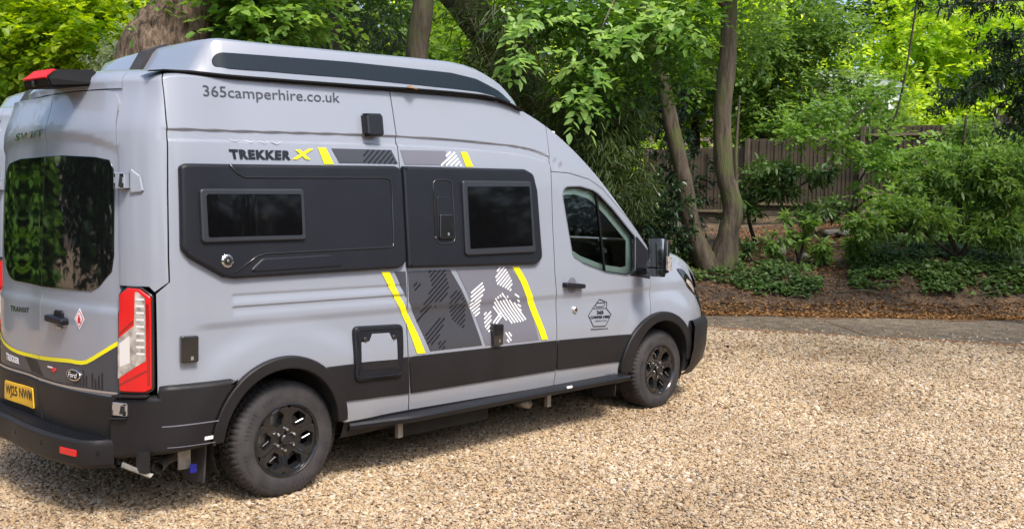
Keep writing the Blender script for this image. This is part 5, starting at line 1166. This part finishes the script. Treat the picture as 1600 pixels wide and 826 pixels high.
# fence at the top of the bank
def fence():
    A = at(1010, 300, 27.4); Bp = at(1700, 300, 21.2); A.z = Bp.z = 0; d = (Bp-A); L = d.length; d.normalize(); nrm_ = Vector((d.y, -d.x, 0)); nrm_ = nrm_ if nrm_.dot(C0-A) > 0 else -nrm_
    t = empty('wooden_fence', (A.x, A.y, 0)); props(t, 'brown close-boarded wooden fence with posts and rails at the top of the bank', 'fence')
    wood = mat('fence_wood', (.058, .043, .026), .85, var=.6, vscale=3, bump=.5, bscale=40); woodl = mat('fence_rail_wood', (.19, .15, .095), .85, var=.3, vscale=4); conc = mat('fence_post_wood', (.09, .068, .05), .85, var=.3, vscale=5)
    def top(u): return interp([(0, 3.27), (.13, 3.42), (.45, 3.66), (.7, 3.86), (1, 4.06)], u)
    def base(u): return top(u)-2.02
    bmx = MB().box((-.055, -.011, 0), (.055, .011, 1)); me = None; n_ = int(L/.104); ang = math.atan2(d.y, d.x)
    for i in range(n_):
        s_ = (i+.5)*.104; u = s_/L; seg = int(s_/3.0); us = (seg*3.0+1.5)/L; zt_, zb_ = top(us), base(us)+.12
        if me is None: o = bmx.build('board', wood, t); me = o.data
        else: o = bpy.data.objects.new('board', me); COL.objects.link(o); o.parent = t
        p = d*s_; o.location = (p.x, p.y, zb_); o.rotation_euler = (RNG.normal(0, .006), 0, ang+.2); o.scale = (1, 1, zt_-zb_+RNG.normal(0, .006))
    for k in range(int(L/3.0)+1):
        us = min(1, (k*3.0+1.5)/L); p0 = d*(k*3.0); z0 = base(us)
        q = p0-nrm_*-.05; mb = MB().box((-.05, -.05, 0), (.05, .05, 2.1)); o = mb.build('post', conc, t); o.location = (q.x, q.y, z0-.05); o.rotation_euler.z = ang
        for zz in ((.35, 1.12, 1.82) if k*3.0/L > .38 else (.3,)):
            mb = MB().box((.05, -.02, -.035), (2.95, .03, .035)); o = mb.build('rail', woodl, t); q2 = p0+nrm_*.05; o.location = (q2.x, q2.y, z0+zz); o.rotation_euler.z = ang
        mb = MB().box((0, -.012, 0), (3.0, .012, .15)); o = mb.build('gravel_board', conc, t); q2 = p0+nrm_*.02; o.location = (q2.x, q2.y, z0-.03); o.rotation_euler.z = ang
fence()
# shrubs on the bank
b0 = G(1180, 21.5)
tree('laurel_shrub', 'dark long-leaved laurel spreading in front of the fence', 'shrub', b0, [([b0, at(1170, 330, 21.5), at(1200, 280, 21.2)], [.05, .035, .02]), ([at(1175, 320, 21.5), at(1250, 290, 21), at(1290, 270, 21)], [.03, .02, .01])],
     [('crown', [B(1180, 285, 21.4, .5, .55, 55), B(1220, 268, 21, .55, .22, 55), B(1280, 272, 21, .45, .15, 34), B(1165, 320, 21, .4, .35, 34), B(1215, 295, 21, .45, .2, 30), B(1300, 325, 22, .8, .16, 50), B(1270, 335, 21, .35, .12, 20)], .2, 'laurel', 'ivy', dict(tl=.4, per=8))], 'dark')
b0 = G(1330, 19.5)
tree('maple_bough', 'drooping bright maple sprays hanging before the fence', 'tree', b0, [([b0, b0+Vector((.1, 0, 1.2)), at(1400, 180, 19.4), at(1440, -40, 19.2)], [.03, .022, .02, .02]), ([at(1372, 150, 19.4), at(1330, 190, 19), at(1280, 235, 18.6)], [.02, .015, .008])],
     [('crown', [B(1255, 208, 19, .4, .12, 34), B(1320, 222, 18.8, .4, .2, 50), B(1362, 245, 18.8, .24, .25, 32), B(1385, 215, 19, .3, .22, 30), B(1235, 195, 19.2, .4, .12, 30), B(1335, 285, 19, .1, .25, 9), B(1300, 165, 19.6, .8, .25, 80), B(1380, 150, 19.6, .5, .3, 50)], .12, 'beech', 'fresh', dict(tl=.4))], 'dark')
b0 = G(1500, 18.2)
tree('cherry_laurel', 'large green leafy bush covering the fence at the right edge', 'bush', b0,
     [([b0, at(1470, 340, 18.2), at(1440, 280, 18.2)], [.05, .035, .02]), ([b0, at(1452, 370, 18.0), at(1420, 340, 17.8)], [.04, .03, .02]), ([b0, at(1540, 330, 18.2), at(1580, 240, 18.2)], [.06, .04, .02]), ([at(1500, 380, 18.2), at(1500, 280, 18.2), at(1510, 180, 18.2)], [.05, .04, .02])],
     [('crown', [B(1465, 285, 18.2, .7, .55, 190), B(1530, 265, 18, .8, .7, 240), B(1580, 300, 17.8, .8, .9, 240), B(1405, 325, 17.8, .5, .22, 70), B(1360, 350, 17.6, .5, .22, 80), B(1440, 340, 17.6, .6, .35, 130), B(1560, 360, 17.6, .7, .3, 130), B(1520, 205, 18.6, .5, .2, 60), B(1620, 250, 18, .8, 1.0, 120)], .15, 'laurel', 'mid', dict(tl=.4, per=9))], 'dark')
b0 = G(1420, 21)
tree('spreading_bush', 'soft light green bush spreading low behind the stones on the right', 'bush', b0, [([b0, at(1430, 340, 21), at(1450, 300, 21)], [.04, .03, .015]), ([b0, at(1400, 345, 21), at(1360, 320, 21)], [.03, .02, .01])],
     [('crown', [B(1430, 310, 21, 1.1, .35, 120), B(1520, 300, 21, 1.3, .5, 150), B(1600, 310, 20.5, 1.0, .6, 120), B(1400, 250, 21.5, .5, .3, 60), B(1480, 235, 21.5, 1.0, .35, 110), B(1570, 225, 21.5, .9, .4, 100)], .15, 'beech', 'fresh', dict(tl=.45))], 'dark')
b0 = G(1640, 14.9)
tree('yew_bough_tree', 'dark yew boughs reaching in from the right edge', 'tree', b0, [([b0, b0+Vector((.1, .1, 2.5)), at(1700, -60, 14.9)], [.16, .13, .10]), ([at(1700, 60, 14.9), at(1600, 90, 14.8), at(1500, 150, 14.6), at(1455, 175, 14.6)], [.05, .035, .02, .008]), ([at(1700, 0, 14.9), at(1590, 60, 14.8), at(1530, 70, 14.7)], [.04, .03, .01]), ([at(1700, 0, 14.9), at(1600, 0, 14.6), at(1470, 10, 14.4)], [.04, .03, .01])],
     [('crown', [B(1590, 100, 14.8, .45, .4, 170), B(1545, 120, 14.7, .38, .2, 100), B(1500, 145, 14.6, .30, .12, 60), B(1600, 160, 14.8, .45, .3, 130), B(1560, 60, 14.8, .35, .15, 50), B(1470, 165, 14.6, .18, .06, 14), B(1590, 200, 15, .4, .2, 50), B(1560, 10, 14.6, .7, .12, 60), B(1480, 5, 14.5, .6, .1, 40)], .10, 'laurel', 'dark', dict(tl=.3, per=9))], 'dark')
# many-stemmed shrub beyond the fence
b0 = G(1240, 29)
tree('hawthorn_tree', 'many-stemmed small tree with thin dark branches just beyond the fence', 'tree', b0,
     [([b0, at(1200, 215, 28.6), at(1240, 140, 28.6), at(1275, 60, 28.6)], [.12, .10, .06, .02]), ([b0, at(1190, 220, 28.6), at(1215, 110, 28.6), at(1225, 60, 28.6)], [.1, .08, .04, .02]), ([at(1215, 190, 28.6), at(1250, 170, 28), at(1240, 60, 28)], [.05, .04, .02]), ([at(1200, 215, 28.6), at(1160, 130, 28.6), at(1180, 70, 28.6)], [.07, .05, .02])],
     [('crown', [B(1210, 80, 28.4, 1.6, 1.3, 380), B(1280, 50, 28.2, 1.4, .9, 280), B(1215, 170, 28.6, 1.5, .8, 300), B(1180, 150, 28.8, 1.2, 1.2, 180), B(1370, 185, 28, 1.3, .5, 150), B(1300, 195, 28, 1.2, .35, 120), B(1340, 140, 28, 1.0, .7, 130), B(1285, 120, 28, .9, .4, 60), B(1180, 210, 28.4, 1.4, .4, 120), B(1240, -20, 28.4, 2.2, .9, 160)], .16, 'beech', 'mid', dict(tl=.6))], 'dark')
# trees beyond
FT = [(1440, 60, 34, 'bright', 'tall bright tree beyond the fence towards the right', 2.7, 2.4), (1080, 90, 31, 'bright', 'sunlit tree between the two beech stems beyond the fence', 2.2, 2.6), (1570, 130, 32, 'bright', 'bright tree beyond the fence at the right edge', 2.4, 2.4),
      (1390, 0, 38, 'mid', 'green tree beyond the fence behind the many-stemmed one', 3.0, 2.8), (720, 60, 27, 'bright', 'bright foliage glimpsed right of the slim bare trunk', 1.6, 2.0), (930, 40, 30, 'mid', 'green tree far behind the bamboo', 3.2, 3.0), (560, 40, 24, 'mid', 'green tree far behind the yew', 3.0, 2.6), (330, 30, 22, 'mid', 'green tree far behind the oak', 3.0, 2.6), (90, 80, 23, 'mid', 'green tree in shade behind the bright maple', 3.6, 2.6), (-60, 120, 22, 'dark', 'dark tree behind the second van', 3.0, 3.0), (1160, 60, 36, 'bright', 'bright tree far beyond the fence behind the right beech stem', 3.0, 3.0)]
for px, py, D, mt, lab, rx, rz in FT:
    b0 = G(px, D); c = at(px, py, D)
    k = int(150*rx*rz/2.4)
    tree('far_tree', lab, 'tree', b0, [([b0, (b0+c)/2+Vector((.2, 0, 0)), c], [.2, .15, .08]), ([(b0+c)/2, c+Vector((1, -.6, 0)), c+Vector((1.5, -1, .8))], [.08, .05, .03])],
         [('crown', [(tuple(c), (rx, rx, rz), k), (tuple(c+Vector((rx*.7, -rx*.7, -rz*.6))), (rx*.7, rx*.7, rz*.5), k//2), (tuple(c+Vector((-rx*.7, rx*.7, -rz*.5))), (rx*.7, rx*.7, rz*.5), k//2), (tuple(c+Vector((0, 0, rz))), (rx*1.2, rx*1.2, rz*.5), k//2)], .22, 'far', mt if mt != 'bright' else 'far', dict(tl=.8, per=8))], 'dark', 'trees beyond the fence')
# the wood that closes the view, one mass
bl = []
for i in range(90):
    D = RNG.uniform(42, 60); px = RNG.uniform(-300, 1900); z_ = RNG.uniform(1, 13); L = (px-800)/1485*D; p = DL(D, L, gz(D, L)*.5+z_); bl.append((tuple(p), (3.6, 3.6, 2.6), 115))
O, A, Nn, S, T = sprays(bl, .5, 'far', per=6, tl=1.4); props(leaf_mesh('distant_wood', O, A, Nn, S, .42, LM['far'], None, T), 'sunlit green wood closing the view far beyond the fence', 'wood', kind='stuff')
# pale glasshouse glimpsed through leaves
t = empty('garden_building', G(1312, 33)); props(t, 'pale garden building glimpsed through the leaves above the fence', 'building'); w_ = mat('pale_render', (.62, .66, .68), .6)
z0 = 0; MB().box((-1.3, -1.2, 0), (1.3, 1.2, 3.2)).build('wall', w_, t)
mb = MB(); mb.add([(-1.5, -1.4, 3.2), (1.5, -1.4, 3.2), (1.5, 1.4, 3.2), (-1.5, 1.4, 3.2), (-1.5, 0, 3.9), (1.5, 0, 3.9)], [(0, 1, 5, 4), (2, 3, 4, 5), (0, 4, 3), (1, 2, 5), (3, 2, 1, 0)]); mb.build('roof', mat('roof_grey', (.22, .25, .26), .5), t)
for x in (-.7, .5): MB().box((x-.35, -1.24, 1.6), (x+.35, -1.20, 2.7)).build('window', M['glassblk'], t)
t.rotation_euler.z = YAW-PI/2+.2
# stones and low plants on the bank
def rock(label, px, D, r, group=None):
    g = G(px, D); bm = bmesh.new(); bmesh.ops.create_icosphere(bm, subdivisions=3, radius=1)
    for v in bm.verts: q = v.co.copy(); f = 1+.28*noise.noise(q*1.3+Vector((px, 0, 0)))+.08*noise.noise(q*4); v.co = Vector((q.x*r[0], q.y*r[1], q.z*r[2]))*f
    mb = MB(); mb.bm(bm); o = mb.build('rock', mat('rock', (.17, .165, .15), .85, var=.35, vscale=6, bump=.6, bscale=30), None, True); o.location = g+Vector((0, 0, r[2]*.45)); return props(o, label, 'rock', group)
rock('rounded grey boulder standing beside the small sapling', 1217, 19.5, (.16, .15, .20)); rock('low pale rock between the two saplings', 1258, 19.2, (.14, .12, .09)); rock('long flat pale stone at the edge of the right bush', 1330, 21, (.55, .3, .10)); rock('broad pale stone half hidden behind the right bush stems', 1395, 21.5, (.7, .35, .14)); rock('pale stone glimpsed left of the flat one', 1300, 21.5, (.3, .2, .08))
def sapling(label, px, D, h, n_, sz, mt='mid'):
    g = G(px, D); t = empty('sapling', g); props(t, label, 'sapling', 'saplings on the bank')
    tops = []
    for i in range(n_):
        a = RNG.uniform(0, 6.28); r_ = h*.25; tip = Vector((math.cos(a)*r_, math.sin(a)*r_, h*RNG.uniform(.6, 1))); mb = MB(); mb.tube(pathpts([(0, 0, -.03), tip*.5+Vector((0, 0, .05)), tip], 3), [.014]*3+[.010]*4, 5); mb.build('stem', BK['dark'], t, True); tops.append(tip)
    foliage('leaves', [(tuple(p), (.12, .12, .08), 4) for p in tops]+[(tuple(p*.6), (.13, .13, .08), 2) for p in tops], sz*1.1, 'laurel', mt, t, tl=.22, per=7)
sapling('upright laurel sapling in front of the boulder, the tallest on the bank', 1248, 18.6, .95, 6, .2); sapling('young shoots left of the boulder', 1208, 18.4, .6, 4, .16); sapling('leafy sapling leaning right above the bare path', 1290, 18.6, .45, 4, .19); sapling('small leafy clump at the foot of the beech', 1175, 18.6, .4, 4, .13, 'ivy'); sapling('low leafy clump left of the beech roots', 1070, 18.2, .5, 6, .14, 'ivy'); sapling('leafy shoots under the left end of the right bush', 1345, 18.4, .5, 5, .2)
def cover(label, regs, mt, name='ivy'):
    Os = []
    for px0, px1, D0, D1, k in regs:
        px = RNG.uniform(px0, px1, k); D = RNG.uniform(D0, D1, k); L = (px-800)/1485*D
        for d_, l_ in zip(D, L):
            e = 1.3*noise.noise(Vector((d_*1.9, l_*1.9, 8)))+.5*noise.noise(Vector((d_*5, l_*5, 3)))
            if e < RNG.normal(-.12, .26): continue
            p = DL(d_, l_, gz(d_, l_)+RNG.uniform(.02, .10)+.12*max(0, noise.noise(Vector((d_*2.3, l_*2.3, 1)))) ); Os.append(p)
    O = np.array([tuple(p) for p in Os]); n_ = len(O); a = RNG.uniform(0, 6.28, n_); A = np.stack([np.cos(a), np.sin(a), RNG.normal(0, .25, n_)], 1); Nn = np.array([-.35*FW.x, -.35*FW.y, 1.])+RNG.normal(0, .35, (n_, 3))
    return props(leaf_mesh(name, O, A, Nn, RNG.uniform(.04, .105, n_), WID['ivy'], LM[mt]), label, 'ivy', kind='stuff')
cover('ivy spreading over the bank right of the bare path', [(1335, 1620, 17.2, 20.4, 15000), (1440, 1620, 16.75, 17.6, 2200), (1330, 1430, 17.0, 17.8, 1100), (1500, 1700, 16.9, 17.8, 900)], 'ivy')
cover('ivy patch between the beech and the bare path', [(1150, 1270, 17.0, 18.4, 1900), (1180, 1285, 16.8, 17.5, 700), (1060, 1160, 17.2, 19.6, 1300), (1040, 1110, 17.3, 18.2, 300)], 'ivy')
cover('weeds and ivy under the trees behind the camper', [(860, 1080, 17.0, 19.5, 1500)], 'ivy')
# fallen leaves
Os = []
for k in range(15000):
    px = RNG.uniform(1020, 1620); D = RNG.choice([RNG.uniform(15.5, 18.5), RNG.uniform(17, 25), RNG.uniform(15.5, 16.6)]); L = (px-800)/1485*D; Os.append(tuple(DL(D, L, max(gz(D, L), .01)+.012)))
for k in range(5200): px = RNG.uniform(1140, 1345); D = RNG.uniform(18, 25); Os.append(tuple(DL(D, (px-800)/1485*D, gz(D, (px-800)/1485*D)+.012)))
for k in range(900): px = RNG.uniform(400, 1600); D = RNG.uniform(4, 14.5); Os.append(tuple(DL(D, (px-800)/1485*D, .014)))
O = np.array(Os); n_ = len(O); a = RNG.uniform(0, 6.28, n_); props(leaf_mesh('fallen_leaves', O, np.stack([np.cos(a), np.sin(a), RNG.normal(0, .2, n_)], 1), np.array([0, 0, 1.])+RNG.normal(0, .35, (n_, 3)), np.where(np.arange(n_) < 20200, RNG.uniform(.03, .075, n_), RNG.uniform(.012, .03, n_)), .3, LM['litter']), 'brown fallen leaves scattered over the bank and the drive', 'leaf litter', kind='stuff')
# roots and twigs in the bank
for px, D, l_ in ((1345, 16.9, .8), (1390, 17.2, .7), (1440, 16.9, .5), (1560, 16.8, .9), (1250, 16.8, .5)):
    g = G(px, D); mb = MB(); a = RNG.uniform(-.3, .3); q = RT_*l_; mb.tube(pathpts([Vector((0, 0, .0))-q*.5, Vector((0, 0, .06)), q*.5+Vector((0, 0, .01+a*.1))], 5), [.012]*5+[.018]*3+[.008]*3, 6); o = mb.build('exposed_root', BK['beech'], None, True); o.location = g; props(o, {1345: 'pale exposed root at the left end of the right bank', 1390: 'exposed root under the middle of the ivy', 1440: 'short exposed root below the ivy', 1560: 'exposed root near the right edge of the bank', 1250: 'exposed root at the foot of the bare path'}[px], 'root', 'exposed roots in the bank')
# trees round the drive behind the viewpoint: they fill the reflections in windows and paint
def simple_tree(label, x, y, h, r, mt='dark', con=False):
    b0 = Vector((x, y, 0)); cs = []
    if con:
        for i in range(6): u = i/5; cs.append(((x, y, .4+h*.92*u), (r*(1-u*.85), r*(1-u*.85), h*.14), int(190*(1-u*.7))))
    else:
        for i in range(5): a = i*1.26; cs.append(((x+r*.5*math.cos(a), y+r*.5*math.sin(a), h*(.45+.12*(i % 3))), (r*.75, r*.75, h*.28), 170))
        cs.append(((x, y, h*.22), (r, r, h*.22), 160))
    tree('screen_tree', label, 'tree', b0, [([b0, b0+Vector((0, 0, h*.5)), b0+Vector((.1, 0, h*.8))], [.16, .12, .05])], [('crown', cs, .26, 'far', mt, dict(tl=.7, per=7))], 'dark', 'trees round the drive behind the camera')
for i, (x, y, h, r, mt, con) in enumerate([(-3.6, 8.4, 2.5, .7, 'shade', True), (-5.3, 9.4, 3.4, .8, 'shade', True), (-4.2, 12.0, 4.4, 1.1, 'shade', True), (-7, 13.5, 6.5, 2.4, 'dark', False), (-9.5, 9.5, 5.5, 2.2, 'dark', False), (-2, 17, 7, 2.6, 'dark', False),
     (-4, -17, 6.4, 3.0, 'dark', False), (1, -18, 6.8, 3.2, 'dark', False), (6, -17.5, 6.6, 3.2, 'dark', False), (11, -17, 6.6, 3.2, 'dark', False), (16, -16, 6.8, 3.2, 'dark', False), (21, -14, 7, 3.4, 'dark', False), (26, -11, 5.5, 3.0, 'dark', False), (31, -8, 6, 3.2, 'dark', False), (-10, -12, 4.6, 2.6, 'dark', False), (-14, -4, 5.5, 2.8, 'dark', False), (-14, 4, 6, 3, 'dark', False)]):
    simple_tree(['conical conifer', 'taller conical conifer', 'pointed conifer', 'broad evergreen', 'round evergreen', 'tall evergreen'][i]+' beyond the rear of the vans, mirrored in the back window' if i < 6 else ['leftmost of the low evergreens facing the side of the van', 'second low evergreen facing the side of the van', 'third low evergreen facing the side of the van', 'fourth low evergreen facing the van near its front door', 'fifth low evergreen, level with the lane end', 'sixth evergreen, taller, near the lane end', 'evergreen between the lane end and the bank', 'last evergreen of the row, next to the bank', 'low evergreen behind the photographer to the left', 'round evergreen far left of the drive, nearer the camera', 'round evergreen far left of the drive, nearer the vans'][i-6], x, y, h, r, mt, con)

O = np.array([(1.02, -.872, 2.508), (1.06, -.880, 2.505), (1.00, -.875, 2.512)]); props(leaf_mesh('dead_leaf', O, np.array([(1., -.2, .05), (-.6, -.5, .1), (.3, -.9, .2)]), np.array([(0, -.5, 1.), (.2, -.6, 1), (0, -.8, 1)]), np.array([.07, .06, .05]), .34, LM['litter'], None, np.array([.95, .9, .8])), 'orange dead leaf caught on the roof rail of the nearer camper', 'leaf')
